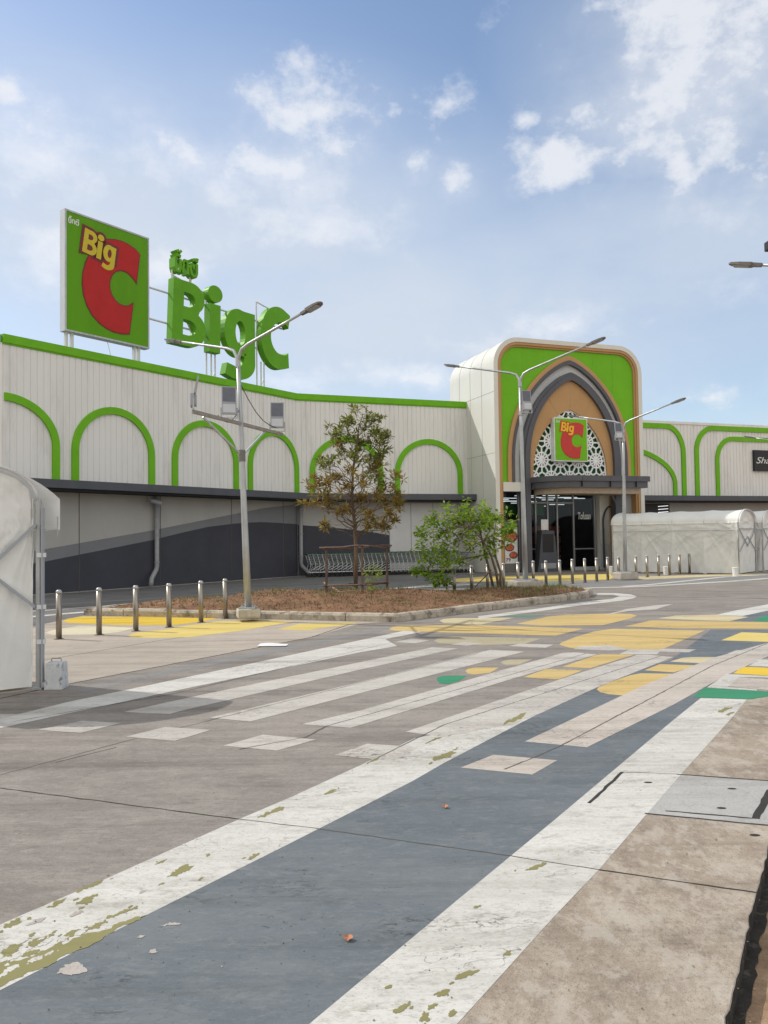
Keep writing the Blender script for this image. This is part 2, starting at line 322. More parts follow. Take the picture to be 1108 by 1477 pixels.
M['soil'] = ground_mat('bare_soil', (0.33, 0.215, 0.13), (0.44, 0.31, 0.20), (0.20, 0.125, 0.08), 0.3)
M['concrete'] = ground_mat('yard_concrete', (0.232, 0.206, 0.182), (0.35, 0.315, 0.278), (0.136, 0.121, 0.108), 0.25, stain=0.5, stretch=(0.5, 1, 1))
M['walk'] = ground_mat('walkway_concrete', (0.30, 0.245, 0.190), (0.47, 0.41, 0.335), (0.175, 0.142, 0.112), 0.25, stain=0.75, stretch=(1, 0.7, 1), blot=((0.44, 0.395, 0.335), 6.0, 0.52, 0.58, 0.5))
M['apron'] = ground_mat('pale_concrete', (0.40, 0.345, 0.285), (0.47, 0.42, 0.36), (0.27, 0.235, 0.20), 0.2, stain=0.35)
M['lid'] = ground_mat('manhole_concrete', (0.36, 0.35, 0.33), (0.46, 0.45, 0.43), (0.24, 0.24, 0.235), 0.2, blot=((0.42, 0.27, 0.17), 1.1, 0.6, 0.75, 0.6))
M['asphalt'] = ground_mat('old_asphalt', (0.15, 0.147, 0.145), (0.21, 0.205, 0.20), (0.09, 0.09, 0.09), 0.2)
OL = (0.24, 0.22, 0.085)
M['white_paint'] = paint_mat('white_road_paint', (0.62, 0.605, 0.55), (0.33, 0.30, 0.26), (0.30, 0.27, 0.22), 0.95, 1.0, olive=OL)
M['bar_paint'] = paint_mat('worn_crosswalk_paint', (0.54, 0.505, 0.455), (0.27, 0.235, 0.205), (0.22, 0.19, 0.165), 1.0, 0.9)
M['dash_paint'] = paint_mat('pinkish_crosswalk_paint', (0.55, 0.485, 0.42), (0.27, 0.235, 0.205), (0.22, 0.19, 0.165), 0.9, 0.9)
M['bar_white'] = paint_mat('fresher_crosswalk_paint', (0.64, 0.62, 0.575), (0.30, 0.265, 0.23), (0.25, 0.22, 0.19), 0.7, 0.6)
M['grey_paint'] = paint_mat('blue_grey_path_paint', (0.122, 0.142, 0.156), (0.066, 0.072, 0.078), (0.06, 0.064, 0.068), 0.75, 1.0, dirt=(0.225, 0.23, 0.225))
M['band_paint'] = paint_mat('faded_blue_grey_paint', (0.23, 0.235, 0.235), (0.265, 0.228, 0.198), (0.2, 0.18, 0.16), 1.0, 0.3, dirt=(0.26, 0.23, 0.20))
M['yellow_paint'] = paint_mat('faded_yellow_paint', (0.60, 0.43, 0.155), (0.36, 0.30, 0.18), (0.30, 0.24, 0.15), 0.85, 0.5, dirt=(0.42, 0.34, 0.20))
M['pale_paint'] = paint_mat('bleached_yellow_paint', (0.60, 0.51, 0.30), (0.36, 0.31, 0.23), (0.30, 0.26, 0.19), 0.6, 0.3, dirt=(0.40, 0.35, 0.25))
M['olive_pale'] = paint_mat('bleached_olive_paint', (0.42, 0.37, 0.24), (0.30, 0.26, 0.2), (0.25, 0.22, 0.17), 0.7, 0.3, dirt=(0.32, 0.28, 0.2))
M['bright_yellow'] = paint_mat('bright_yellow_paint', (0.70, 0.47, 0.03), (0.46, 0.38, 0.10), (0.4, 0.3, 0.1), 0.15, 0.3, dirt=(0.6, 0.42, 0.08))
M['lemon'] = paint_mat('lemon_yellow_paint', (0.66, 0.51, 0.15), (0.44, 0.42, 0.2), (0.4, 0.3, 0.15), 0.2, 0.3, dirt=(0.6, 0.48, 0.18))
M['cream'] = paint_mat('cream_paint', (0.66, 0.60, 0.42), (0.42, 0.37, 0.28), (0.3, 0.26, 0.2), 0.4, 0.3, dirt=(0.46, 0.4, 0.3))
M['green_paint'] = paint_mat('green_road_paint', (0.035, 0.24, 0.12), (0.10, 0.17, 0.12), (0.1, 0.13, 0.1), 0.3, 0.4, dirt=(0.07, 0.2, 0.12))
M['teal_paint'] = paint_mat('faded_teal_paint', (0.16, 0.25, 0.20), (0.2, 0.2, 0.17), (0.15, 0.15, 0.13), 0.6, 0.3, dirt=(0.2, 0.22, 0.18))
M['olive'] = paint_mat('older_olive_paint', OL, (0.18, 0.165, 0.07), (0.15, 0.14, 0.08), 0.3, 0.3, dirt=(0.25, 0.225, 0.11))
M['bare'] = ground_mat('exposed_concrete', (0.40, 0.36, 0.32), (0.50, 0.46, 0.42), (0.27, 0.24, 0.21), 0.2)
M['gap'] = mat('dark_gap', (0.035, 0.03, 0.026), 0.95)
M['gap_soft'] = mat('dirty_joint', (0.10, 0.088, 0.077), 0.95)
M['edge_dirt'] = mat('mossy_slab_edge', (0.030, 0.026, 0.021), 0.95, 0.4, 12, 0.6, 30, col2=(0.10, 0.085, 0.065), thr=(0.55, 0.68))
M['mulch'] = ground_mat('dry_mulch', (0.20, 0.105, 0.055), (0.32, 0.19, 0.10), (0.10, 0.05, 0.028), 0.3, stain=0.8)

# ------------------------------------------------------------------ geometry helpers
class MB:
    def __init__(s): s.v = []; s.f = []; s.mi = []; s.cur = 0
    def add(s, vs, fs):
        o = len(s.v); s.v += [tuple(v) for v in vs]
        for f in fs: s.f.append(tuple(i + o for i in f)); s.mi.append(s.cur)
    def box(s, c, size, rz=0.0, ax=None):
        hx, hy, hz = (q / 2 for q in size); c = Vector(c)
        if ax is None: X = Vector((math.cos(rz), math.sin(rz), 0)); Y = Vector((-math.sin(rz), math.cos(rz), 0)); Z = Vector((0, 0, 1))
        else: X, Y, Z = ax
        vs = [c + X * (hx * i) + Y * (hy * j) + Z * (hz * k) for k in (-1, 1) for j in (-1, 1) for i in (-1, 1)]
        s.add(vs, [(0, 2, 3, 1), (4, 5, 7, 6), (0, 1, 5, 4), (2, 6, 7, 3), (0, 4, 6, 2), (1, 3, 7, 5)])
    def bar(s, a, b, w, h=None):
        a = Vector(a); b = Vector(b); d = b - a; h = h or w
        X = d.normalized(); ref = Vector((0, 0, 1)) if abs(X.z) < 0.95 else Vector((1, 0, 0))
        Y = ref.cross(X).normalized(); Z = X.cross(Y)
        s.box((a + b) / 2, (d.length, w, h), ax=(X, Y, Z))
    def tube(s, pts, r, n=8, cap=True):
        pts = [Vector(p) for p in pts]; rs = r if isinstance(r, (list, tuple)) else [r] * len(pts)
        vs = []; prev = None
        for i, p in enumerate(pts):
            d = (pts[min(i + 1, len(pts) - 1)] - pts[max(i - 1, 0)]).normalized()
            if prev is None:
                ref = Vector((0, 0, 1)) if abs(d.z) < 0.9 else Vector((1, 0, 0)); x = ref.cross(d).normalized()
            else: x = (prev - d * prev.dot(d)).normalized()
            prev = x; y = d.cross(x)
            for k in range(n):
                a = 2 * math.pi * k / n; vs.append(p + (x * math.cos(a) + y * math.sin(a)) * rs[i])
        fs = [(i * n + k, i * n + (k + 1) % n, (i + 1) * n + (k + 1) % n, (i + 1) * n + k) for i in range(len(pts) - 1) for k in range(n)]
        if cap: fs += [tuple(range(n - 1, -1, -1)), tuple((len(pts) - 1) * n + k for k in range(n))]
        s.add(vs, fs)
    def lathe(s, c, prof, n=14):
        c = Vector(c); vs = [c + Vector((r * math.cos(2 * math.pi * k / n), r * math.sin(2 * math.pi * k / n), z)) for r, z in prof for k in range(n)]
        fs = [(i * n + k, i * n + (k + 1) % n, (i + 1) * n + (k + 1) % n, (i + 1) * n + k) for i in range(len(prof) - 1) for k in range(n)]
        fs.append(tuple((len(prof) - 1) * n + k for k in range(n))); fs.append(tuple(range(n - 1, -1, -1)))
        s.add(vs, fs)
    def prism(s, to3, outer, o0, o1, holes=()):
        """2-D outline (with holes) extruded between offsets o0 and o1; to3(u, v, off) gives the point"""
        loops = [list(outer)] + [list(h) for h in holes]
        flat = [p for l in loops for p in l]; n = len(flat)
        tris = tessellate_polygon([[Vector((p[0], p[1], 0)) for p in l] for l in loops])
        vs = [to3(p[0], p[1], o0) for p in flat] + [to3(p[0], p[1], o1) for p in flat]
        fs = [tuple(t) for t in tris] + [tuple(i + n for i in t[::-1]) for t in tris]
        k = 0
        for l in loops:
            m = len(l)
            fs += [(k + i, k + (i + 1) % m, k + (i + 1) % m + n, k + i + n) for i in range(m)]; k += m
        s.add(vs, fs)
    def sheet(s, pts2, z):
        tris = tessellate_polygon([[Vector((p[0], p[1], 0)) for p in pts2]])
        s.add([(p[0], p[1], z) for p in pts2], [tuple(t) for t in tris])
    def grid(s, fn, nu, nv):
        vs = [fn(i / nu, j / nv) for j in range(nv + 1) for i in range(nu + 1)]
        s.add(vs, [(j * (nu + 1) + i, j * (nu + 1) + i + 1, (j + 1) * (nu + 1) + i + 1, (j + 1) * (nu + 1) + i) for j in range(nv) for i in range(nu)])
    def build(s, name, m, parent=None, smooth=False, bevel=0.0, fix=True):
        me = bpy.data.meshes.new(name); me.from_pydata(s.v, [], s.f)
        ms = m if isinstance(m, (list, tuple)) else [m]
        for q in ms: me.materials.append(q)
        if len(ms) > 1: me.polygons.foreach_set('material_index', s.mi)
        if fix or bevel:
            bm = bmesh.new(); bm.from_mesh(me)
            if fix: bmesh.ops.recalc_face_normals(bm, faces=bm.faces[:])
            if bevel:
                es = [e for e in bm.edges if len(e.link_faces) == 2 and e.calc_face_angle(0) > 0.5]
                bmesh.ops.bevel(bm, geom=es, offset=bevel, segments=2, affect='EDGES', profile=0.6)
            bm.to_mesh(me); bm.free()
        if smooth:
            me.polygons.foreach_set('use_smooth', [True] * len(me.polygons))
        o = bpy.data.objects.new(name, me); COL.objects.link(o)
        if parent is not None:
            o.parent = parent
            o.matrix_parent_inverse = Matrix.Translation(parent_world(parent)).inverted() if parent else Matrix()
        return o

def parent_world(p):
    t = Vector((0, 0, 0))
    while p is not None:
        t = t + p.location + p.matrix_parent_inverse.translation; p = p.parent
    return t

def thing(name, label, cat, loc=(0, 0, 0), group=None):
    o = bpy.data.objects.new(name, None); COL.objects.link(o); o.location = loc; o.empty_display_size = 0.2
    return tag(o, label, cat, group)

def tag(o, label, cat, group=None):
    o['label'] = label; o['category'] = cat
    if group: o['group'] = group
    return o

def struct(o, kind='structure'):
    o['kind'] = kind; return o

def copy_tree(o, loc, label, rotz=None):
    r = o.copy(); COL.objects.link(r); r.location = loc; r['label'] = label
    if rotz is not None: r.rotation_euler = (0, 0, rotz)
    for ch in o.children:
        c = ch.copy(); COL.objects.link(c); c.parent = r
        for g in ch.children:
            d = g.copy(); COL.objects.link(d); d.parent = c
    return r

class Fr:
    """an upright wall plane: t metres along it, z up, off metres out of it"""
    def __init__(s, o, ang):
        a = rad(ang); s.o = Vector((o[0], o[1], 0)); s.d = Vector((math.sin(a), math.cos(a), 0)); s.n = Vector((s.d.y, -s.d.x, 0))
    def p(s, t, z, off=0.0): return s.o + s.d * t + s.n * off + Vector((0, 0, z))
    def hit(s, px, py, off=0.0):
        d = ray(px, py); o = s.o + s.n * off - CAM; k = o.dot(s.n) / d.dot(s.n); p = CAM + d * k - s.o
        return (p.dot(s.d), p.z)

def fbox(mb, fr, t0, t1, z0, z1, o0, o1):
    mb.box(fr.p((t0 + t1) / 2, (z0 + z1) / 2, (o0 + o1) / 2), (t1 - t0, abs(o1 - o0), z1 - z0), ax=(fr.d, fr.n, Vector((0, 0, 1))))

K = Vector((-3.9, 34.6, 0))
_d1 = Vector((math.sin(rad(37)), math.cos(rad(37)), 0))
W1 = Fr((K - _d1 * 13.3), 37); L1 = 13.3
W2 = Fr(K, 70.5); L2 = 8.55
class TowerFr(Fr):
    def p(s, t, z, off=0.0): return Fr.p(s, t, z if z < 1.7 else 1.7 + (z - 1.7) * 1.018, off)
TW = TowerFr((5.07, 34.67), 70.5); TWW = 8.1
ROOF = 8.27

def hump(fx, z0, z1):   # smooth
    return z0 + (z1 - z0) * fx

# ------------------------------------------------------------------ text and letter outlines
def arc(cx, cy, rx, ry, a0, a1, n=18):
    return [(cx + rx * math.cos(rad(a0 + (a1 - a0) * i / n)), cy + ry * math.sin(rad(a0 + (a1 - a0) * i / n))) for i in range(n + 1)]

def glyph_B():
    W = 0.66
    o = [(0, 0), (0.36, 0)] + arc(0.36, 0.275, 0.30, 0.275, -90, 62, 14) + arc(0.33, 0.755, 0.285, 0.245, -48, 90, 14) + [(0, 1)]
    h1 = [(0.205, 0.165)] + arc(0.315, 0.285, 0.150, 0.120, -90, 90, 10) + [(0.205, 0.405)]
    h2 = [(0.205, 0.605)] + arc(0.300, 0.715, 0.130, 0.110, -90, 90, 10) + [(0.205, 0.825)]
    return [(o, [h1, h2])]
def glyph_i():
    return [([(0.0, 0), (0.225, 0), (0.225, 0.74), (0.0, 0.74)], []), (arc(0.1125, 0.90, 0.150, 0.130, 0, 360, 22)[:-1], [])]
def glyph_g():
    o = [(0.60, 0.745), (0.40, 0.745)] + arc(0.28, 0.40, 0.28, 0.36, 75, 300, 20) + [(0.385, 0.115), (0.385, 0.05)] + arc(0.22, 0.035, 0.165, 0.155, 0, -90, 8) + \
        [(0.05, -0.085), (0.005, -0.255)] + arc(0.24, -0.03, 0.36, 0.28, -110, 0, 14)[0:] + [(0.60, 0.1)]
    h = arc(0.31, 0.40, 0.098, 0.185, 0, 360, 20)[:-1]
    return [(o, [h])]
def glyph_C():
    o = arc(0.40, 0.50, 0.40, 0.52, 62, 298, 30)[0:]
    inner = arc(0.475, 0.50, 0.245, 0.285, 292, 68, 22)
    o = [(0.70, 0.93)] + arc(0.42, 0.50, 0.42, 0.52, 75, 285, 30) + [(0.675, 0.035), (0.655, 0.29)] + arc(0.50, 0.50, 0.265, 0.275, 300, 52, 22) + [(0.655, 0.70)]
    return [(o, [])]

def text_mesh(body, size, shear=0.0, bold=0.0, extrude=0.0):
    cu = bpy.data.curves.new('lettering', 'FONT'); cu.body = body; cu.size = size; cu.shear = shear; cu.offset = bold; cu.resolution_u = 3; cu.extrude = extrude
    o = bpy.data.objects.new('lettering', cu); COL.objects.link(o)
    dg = bpy.context.evaluated_depsgraph_get(); me = bpy.data.meshes.new_from_object(o.evaluated_get(dg))
    vs = [tuple(v.co) for v in me.vertices]; fs = [tuple(p.vertices) for p in me.polygons]
    bpy.data.objects.remove(o); bpy.data.curves.remove(cu); bpy.data.meshes.remove(me)
    return vs, fs

def text_on(mb, fr, body, t, z, off, height, width=None, rot=0.0, shear=0.0, bold=0.0, extrude=0.004):
    """lettering on a wall frame with its lower left corner at t, z, scaled to a given height (and width)"""
    vs, fs = text_mesh(body, 1.0, shear, bold, extrude)
    x0 = min(v[0] for v in vs); x1 = max(v[0] for v in vs); y0 = min(v[1] for v in vs); y1 = max(v[1] for v in vs)
    ky = height / (y1 - y0); kx = (width / (x1 - x0)) if width else ky
    e = max(abs(v[2]) for v in vs) or 1
    c, s_ = math.cos(rot), math.sin(rot)
    out = []
    for v in vs:
        u = (v[0] - x0) * kx; w = (v[1] - y0) * ky
        out.append(fr.p(t + u * c - w * s_, z + u * s_ + w * c, off + v[2]))
    mb.add(out, fs)

def grow(poly, d):
    """push an outline outwards (miter offset)"""
    n = len(poly); area = sum(poly[i][0] * poly[(i + 1) % n][1] - poly[(i + 1) % n][0] * poly[i][1] for i in range(n)); sg = 1 if area > 0 else -1
    out = []
    for i in range(n):
        a, b, c = Vector(poly[i - 1]).to_2d(), Vector(poly[i]).to_2d(), Vector(poly[(i + 1) % n]).to_2d()
        e1 = (b - a); e2 = (c - b)
        if e1.length < 1e-6 or e2.length < 1e-6: out.append((b.x, b.y)); continue
        e1.normalize(); e2.normalize()
        n1 = Vector((e1.y, -e1.x)) * sg; n2 = Vector((e2.y, -e2.x)) * sg
        m = n1 + n2
        if m.length < 1e-4: m = n1
        m.normalize(); k = d / max(0.5, m.dot(n1)); out.append((b.x + m.x * k, b.y + m.y * k))
    return out

# ------------------------------------------------------------------ ground and painted pavement
EDGE = []
def build_ground():
    mb = MB(); mb.sheet([(-900, -900), (900, -900), (900, 900), (-900, 900)], -0.085)
    struct(mb.build('ground', M['soil'], fix=False))
    # concrete yard: a slab whose right edge drops to bare soil
    rnd = random.Random(3)
    a = Vector(G(1046, 1477)); b = Vector(G(1108, 1222)); d = (b - a).normalized(); nn = Vector((d.y, -d.x))
    edge = []
    k = -14.0
    while k < 7.0:
        p = a + d * k; j = rnd.gauss(0, 0.0022) + 0.002 * math.sin(k * 5.1)
        edge.append((p.x + nn.x * j, p.y + nn.y * j)); k += 0.055 if -3 < k < 4 else 0.6
    edge.append(tuple(a + d * 75))
    EDGE.extend((x - nn.x * .004, y - nn.y * .004) for x, y in edge[:-1])
    poly = edge + [(-120, 66), (-120, -12)]
    mb = MB(); mb.prism(lambda u, v, o: (u, v, o), poly, -0.16, 0.0)
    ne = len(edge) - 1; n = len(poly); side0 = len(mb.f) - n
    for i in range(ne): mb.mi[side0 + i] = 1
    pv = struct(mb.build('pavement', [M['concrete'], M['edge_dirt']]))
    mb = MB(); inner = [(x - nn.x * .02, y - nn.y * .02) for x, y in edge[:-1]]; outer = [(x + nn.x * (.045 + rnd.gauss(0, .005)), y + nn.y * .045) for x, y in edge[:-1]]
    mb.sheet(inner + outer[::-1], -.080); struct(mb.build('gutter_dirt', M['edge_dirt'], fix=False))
    return pv
PAVE = build_ground()

COUNT = {}
def mark(name, pts, m, lvl, px=True, label=None):
    mb = MB(); q = [G(*p) for p in pts] if px else pts
    COUNT[lvl] = COUNT.get(lvl, 0) + 1
    mb.sheet(q, 0.0005 * lvl + 0.000004 * COUNT[lvl])
    o = mb.build(name, M[m], PAVE, fix=False)
    if label: o['label'] = label
    # sheets face up
    me = o.data
    if me.polygons and me.polygons[0].normal.z < 0: me.flip_normals()
    return o

def smooth_loop(pts, it=2):
    for _ in range(it):
        q = []
        for i in range(len(pts)):
            a, b = pts[i], pts[(i + 1) % len(pts)]
            q += [(a[0] * .75 + b[0] * .25, a[1] * .75 + b[1] * .25), (a[0] * .25 + b[0] * .75, a[1] * .25 + b[1] * .75)]
        pts = q
    return pts

def line(pts, w, m, lvl, name):
    """thin line on the ground, constant real width"""
    q = [Vector(G(*p)) for p in pts]; l = []; r = []
    if w < .06:
        rj = random.Random(int(pts[0][0] * 7 + pts[0][1])); fine = []
        for a_, b_ in zip(q, q[1:]):
            n_ = max(1, int((b_ - a_).length / .07)); pd = Vector((-(b_ - a_).y, (b_ - a_).x)).normalized()
            fine += [a_.lerp(b_, k / n_) + pd * rj.gauss(0, .0022) for k in range(n_)]
        q = fine + [q[-1]]
    for i, p in enumerate(q):
        d = (q[min(i + 1, len(q) - 1)] - q[max(i - 1, 0)]).normalized(); n = Vector((-d.y, d.x)) * (w / 2)
        if w < .06: n = n * (rj.uniform(.6, 1.25) if w < .02 else rj.uniform(.85, 1.1))
        l.append(tuple(p + n)); r.append(tuple(p - n))
    return mark(name, l + r[::-1], m, lvl, px=False)

def build_markings():
    # zones of other concrete and asphalt
    a, b = Vector(G(660, 1477)), Vector(G(1075, 1010)); d = (b - a).normalized()
    e, f = Vector(G(1046, 1477)), Vector(G(1108, 1222)); g = (f - e).normalized()
    # walkway between right stripe and the drop
    mark('walkway', [tuple(a - d * 9), tuple(a), tuple(b), tuple(b + d * 0.4)] + [q for q in EDGE if Vector(q).y < 9.6 and Vector(q).y > -7][::-1], 'walk', 1, px=False)
    # pale apron beside the bollards
    mark('apron', [(-70, 1010), (-10, 1002), (81, 990), (300, 948), (450, 919), (518, 900), (560, 896), (100, 888), (50, 905), (-70, 960)], 'apron', 1)
    # asphalt lane between planting bed and shop
    lane = [tuple(W1.p(-6, 0, 0.3).to_2d()), tuple(W1.p(13.1, 0, 0.3).to_2d()), tuple(W2.p(9, 0, 0.3).to_2d()), tuple(W2.p(9, 0, 6.2).to_2d()), tuple(W2.p(4.6, 0, 10.4).to_2d()), G(430, 862), G(300, 872), G(130, 886), G(40, 905), G(-60, 930)]
    mark('asphalt_lane', lane, 'asphalt', 1, px=False)
    # path
    P = [(-60, 1457), (0, 1429), (212, 1320), (420, 1216), (595, 1127), (642, 1100), (757, 1040), (820, 1008), (866, 989), (934, 962), (969, 951), (1026, 908), (1130, 909), (1130, 938), (1046, 975), (1011, 1007), (970, 1040), (800, 1183), (663, 1296), (447, 1477), (250, 1650), (-60, 1930)]
    mark('grey_path', P, 'grey_paint', 2)
    mark('white_stripe', [(-60, 1360), (0, 1334), (155, 1267), (345, 1182), (420, 1150), (520, 1104), (598, 1065), (680, 1050), (740, 1032), (818, 1003), (820, 1008), (757, 1040), (642, 1100), (595, 1127), (420, 1216), (212, 1320), (0, 1429), (-60, 1457)], 'white_paint', 3)
    mark('white_stripe', [(250, 1650), (447, 1477), (663, 1296), (800, 1183), (970, 1040), (1011, 1007), (1077.5, 1009), (1052, 1040), (980, 1120), (864, 1255), (800, 1322), (660, 1477), (500, 1660)], 'white_paint', 3)
    # crosswalk bars
    bars = [
        ('bar_white', [(-20, 1042), (97, 1013), (184, 995), (260, 979), (560, 915), (582, 910), (609, 911.5), (556, 922), (573, 932), (520, 941), (260, 995), (95, 1030), (-20, 1055)]),
        ('bar_paint', [(179, 1027), (300, 1000.5), (560, 947), (623, 934), (661, 935.5), (520, 966), (260, 1026), (245, 1030), (205, 1029)]),
        ('bar_paint', [(302, 1035.5), (520, 984), (707, 937.5), (757, 940), (520, 1000), (361, 1041)]),
        ('bar_paint', [(435, 1045), (520, 1025), (812, 942), (829, 941), (861, 944.5), (780, 967), (520, 1046), (506, 1050)]),
        ('bar_paint', [(585, 1056), (820, 976), (919, 945), (934, 944.5), (971, 948), (866, 989.5), (780, 1029), (740, 1045), (640, 1063)]),
        ('dash_paint', [(757, 1070), (928, 989), (1029, 949), (1112, 926), (1112, 945), (1046, 975), (969, 1018), (847, 1078)]),
        ('bar_paint', [(54, 1053), (119, 1040), (175, 1043), (116, 1057.5)]),
        ('bar_paint', [(181, 1063), (238, 1049), (305, 1053), (252, 1069)]),
        ('bar_paint', [(322, 1076), (379, 1060), (456, 1067), (399.5, 1083)]),
        ('bar_paint', [(482, 1089.5), (530, 1073), (604, 1078), (570, 1099)]),
        ('dash_paint', [(664.6, 1107.5), (712, 1089), (804, 1097), (768, 1117.6)]),
        ('bar_paint', [(-20, 1033), (0, 1030), (28, 1030), (-5, 1038)]),
        ('bar_paint', [(565, 926), (595, 921.5), (620, 924), (598, 928)]),
        ('bar_paint', [(650, 930), (668, 926), (697, 928), (675, 931.5)]),
        ('bar_paint', [(734, 932), (750, 928.6), (799, 930), (787, 934.6)]),
        ('bar_paint', [(826, 936.5), (838, 932), (880, 931), (908, 937), (880, 938.5)]),
        ('bar_paint', [(893, 944), (908, 937), (955, 937), (948, 944)]),
        ('bar_paint', [(942, 940), (955, 935.5), (1004, 937), (994, 941)]),
        ('bar_paint', [(1050, 943), (1062, 938), (1112, 936), (1112, 944)]),
        ('white_paint', [(1020, 992), (1048, 972.5), (1112, 975.5), (1112, 978), (1066, 977), (1050, 991), (1092, 994.5), (1092, 996.5)]),
        ('dash_paint', [(1048, 990), (1065, 977), (1112, 980), (1112, 996)]),
        ('white_paint', [(1080, 961), (1096, 951), (1112, 952), (1112, 962)]),
    ]
    for k, (m, p) in enumerate(bars): mark('crosswalk_bar', p, m, 4 if m != 'white_paint' else 5)
    ys = [
        ('yellow_paint', [(561, 907.8), (566, 904.5), (580, 902.5), (682, 901.5), (790, 905), (842, 907), (801, 917), (700, 914), (601, 911), (570, 910)]),
        ('pale_paint', [(634, 895), (640, 893), (655, 891.7), (742, 891), (710, 897.5), (693, 901), (640, 899)]),
        ('olive_pale', [(625.6, 924.6), (632, 920.8), (655, 918), (781, 921), (758, 928.6), (693, 931), (634, 928)]),
        ('yellow_paint', [(745, 900), (790, 889.6), (818, 886.7), (884, 885), (910, 885.8), (919, 888), (910, 892), (869, 902), (780, 902.5)]),
        ('yellow_paint', [(806.6, 930), (810, 927), (830, 919), (857, 911), (884, 907), (975, 909), (1017, 909.5), (955, 937), (898, 937.6), (824, 935)]),
        ('yellow_paint', [(901, 903.6), (940, 895), (1112, 897.5), (1112, 907), (1026, 906.5), (975, 906.5)]),
        ('pale_paint', [(949, 892), (975, 888), (1034.6, 886.7), (1080, 890), (1052, 896), (1011, 894.7)]),
        ('yellow_paint', [(755.6, 977), (788, 965), (841, 967), (807, 980), (780, 979)]),
        ('yellow_paint', [(811, 962), (860, 945), (870, 944), (915, 944.5), (851, 964)]),
        ('yellow_paint', [(861, 995), (864, 991), (880, 984), (910, 974), (925, 971.3), (972, 972), (907, 1004), (878, 1001.5), (866, 998.5)]),
        ('yellow_paint', [(929.5, 967), (952, 958), (1005, 960), (972, 970)]),
        ('pale_paint', [(966.5, 954.5), (984, 949), (998, 948), (1032, 948), (1014, 957)]),
        ('lemon', [(1040.5, 923.7), (1070, 912), (1112, 913.5), (1112, 926)]),
        ('bright_yellow', [(1058, 971.5), (1071, 962), (1112, 963.5), (1112, 975)]),
        ('yellow_paint', [(671.6, 968), (675, 965), (684, 963), (720, 963), (707, 970.6), (685, 973), (674, 971.5)]),
        ('olive_pale', [(722, 955.7), (727, 953), (737, 951.3), (769, 951), (747.5, 959), (728.5, 959)]),
        ('lemon', [(184, 917), (197, 912), (240, 908), (271, 902), (314, 896), (400, 895.5), (426, 896.3), (346, 910), (274, 919), (220, 920.5), (190, 919.5)]),
        ('bright_yellow', [(91, 896), (98, 892.3), (118, 889.6), (240, 889.5), (316, 891.5), (300, 895), (252, 902), (166, 901.5), (98, 898.5)]),
        ('cream', [(64, 913), (76, 909), (112, 903), (148, 903), (195, 906), (170, 912), (141, 915), (76, 916)]),
        ('lemon', [(399.5, 908), (433, 899.6), (506, 898), (517, 899), (458, 907), (447, 909)]),
    ]
    for m, p in ys: mark('yellow_patch', p, m, 3)
    mark('green_patch', [(629.7, 980), (632, 976.5), (642, 974.8), (674, 974.6), (661, 983), (645, 987), (634, 985.5)], 'green_paint', 3)
    mark('green_band', [(1017, 992), (1112, 998), (1112, 1004), (1082, 1009), (999, 1006)], 'green_paint', 6)
    mark('teal_patch', [(720, 889), (745, 886), (788, 887), (764, 892)], 'teal_paint', 3)
    mark('grey_patch', [(1070, 889), (1112, 880), (1112, 897), (1051, 896)], 'grey_paint', 2)
    mark('green_patch', [(1085, 896), (1101, 889), (1112, 888), (1112, 897)], 'green_paint', 3)
    W = 'white_line'
    mark(W, [(690, 893), (780, 881.5), (839, 873), (898, 866.5), (914, 863), (919, 860.5), (910, 857.5), (889, 855.5), (845, 855.5), (846, 857.8), (885, 858), (894, 860), (884, 863.5), (839, 868.5), (780, 877.5), (690, 889)], 'bar_white', 4)
    mark(W, [(869, 888), (904, 878.5), (943, 873.5), (972, 871), (946, 879), (907, 881.5)], 'bar_paint', 4)
    mark(W, [(1034.6, 886.7), (1064, 880), (1112, 871), (1112, 880), (1070, 889)], 'bar_white', 4)
    # far road edge by the entrance
    mark('grey_band', [(700, 851), (780, 848), (928, 845), (1058, 837), (1130, 832), (1130, 828.5), (1046, 831), (934, 836), (870, 838), (760, 843), (700, 846)], 'band_paint', 2)
    line([(640, 855), (700, 852.5), (780, 849.8), (869, 847.5), (928, 846), (1058, 838.2), (1112, 834)], 0.32, 'bar_white', 4, W)
    line([(900, 846), (934, 843.6), (1046, 832), (1112, 828.5)], 0.28, 'bar_white', 4, W)
    mark('yellow_patch', [(655, 835), (700, 831.5), (880, 828), (885, 832), (880, 836), (760, 839), (650, 839.5)], 'lemon', 3)
    mark('teal_patch', [(700, 841), (770, 839.5), (820, 839), (800, 842.5), (720, 845)], 'teal_paint', 3)
    mark('yellow_patch', [(905, 832), (1060, 828), (1112, 827), (1112, 829), (1040, 831), (930, 836)], 'pale_paint', 3)
    # lane lines by the shop wall
    line([(40, 875), (63, 873), (240, 862), (330, 855.5), (440, 845.5), (520, 840)], 0.17, 'band_paint', 3, W)
    line([(40, 882), (63, 880.5), (240, 867.5), (346, 858.5), (430, 852)], 0.2, 'bar_paint', 3, W)
    line([(40, 890), (63, 888), (126, 882.5)], 0.28, 'bar_white', 3, W)
    line([(440, 856), (470, 853.5), (620, 846), (690, 842.5)], 0.32, 'bar_white', 3, W)
    mark('faded_band', [(110, 996), (260, 963), (400, 935.5), (540, 908.5), (556, 905), (560, 908), (400, 941), (260, 968), (122, 998)], 'band_paint', 2)
    # joints in the concrete slabs
    J = 'slab_joint'
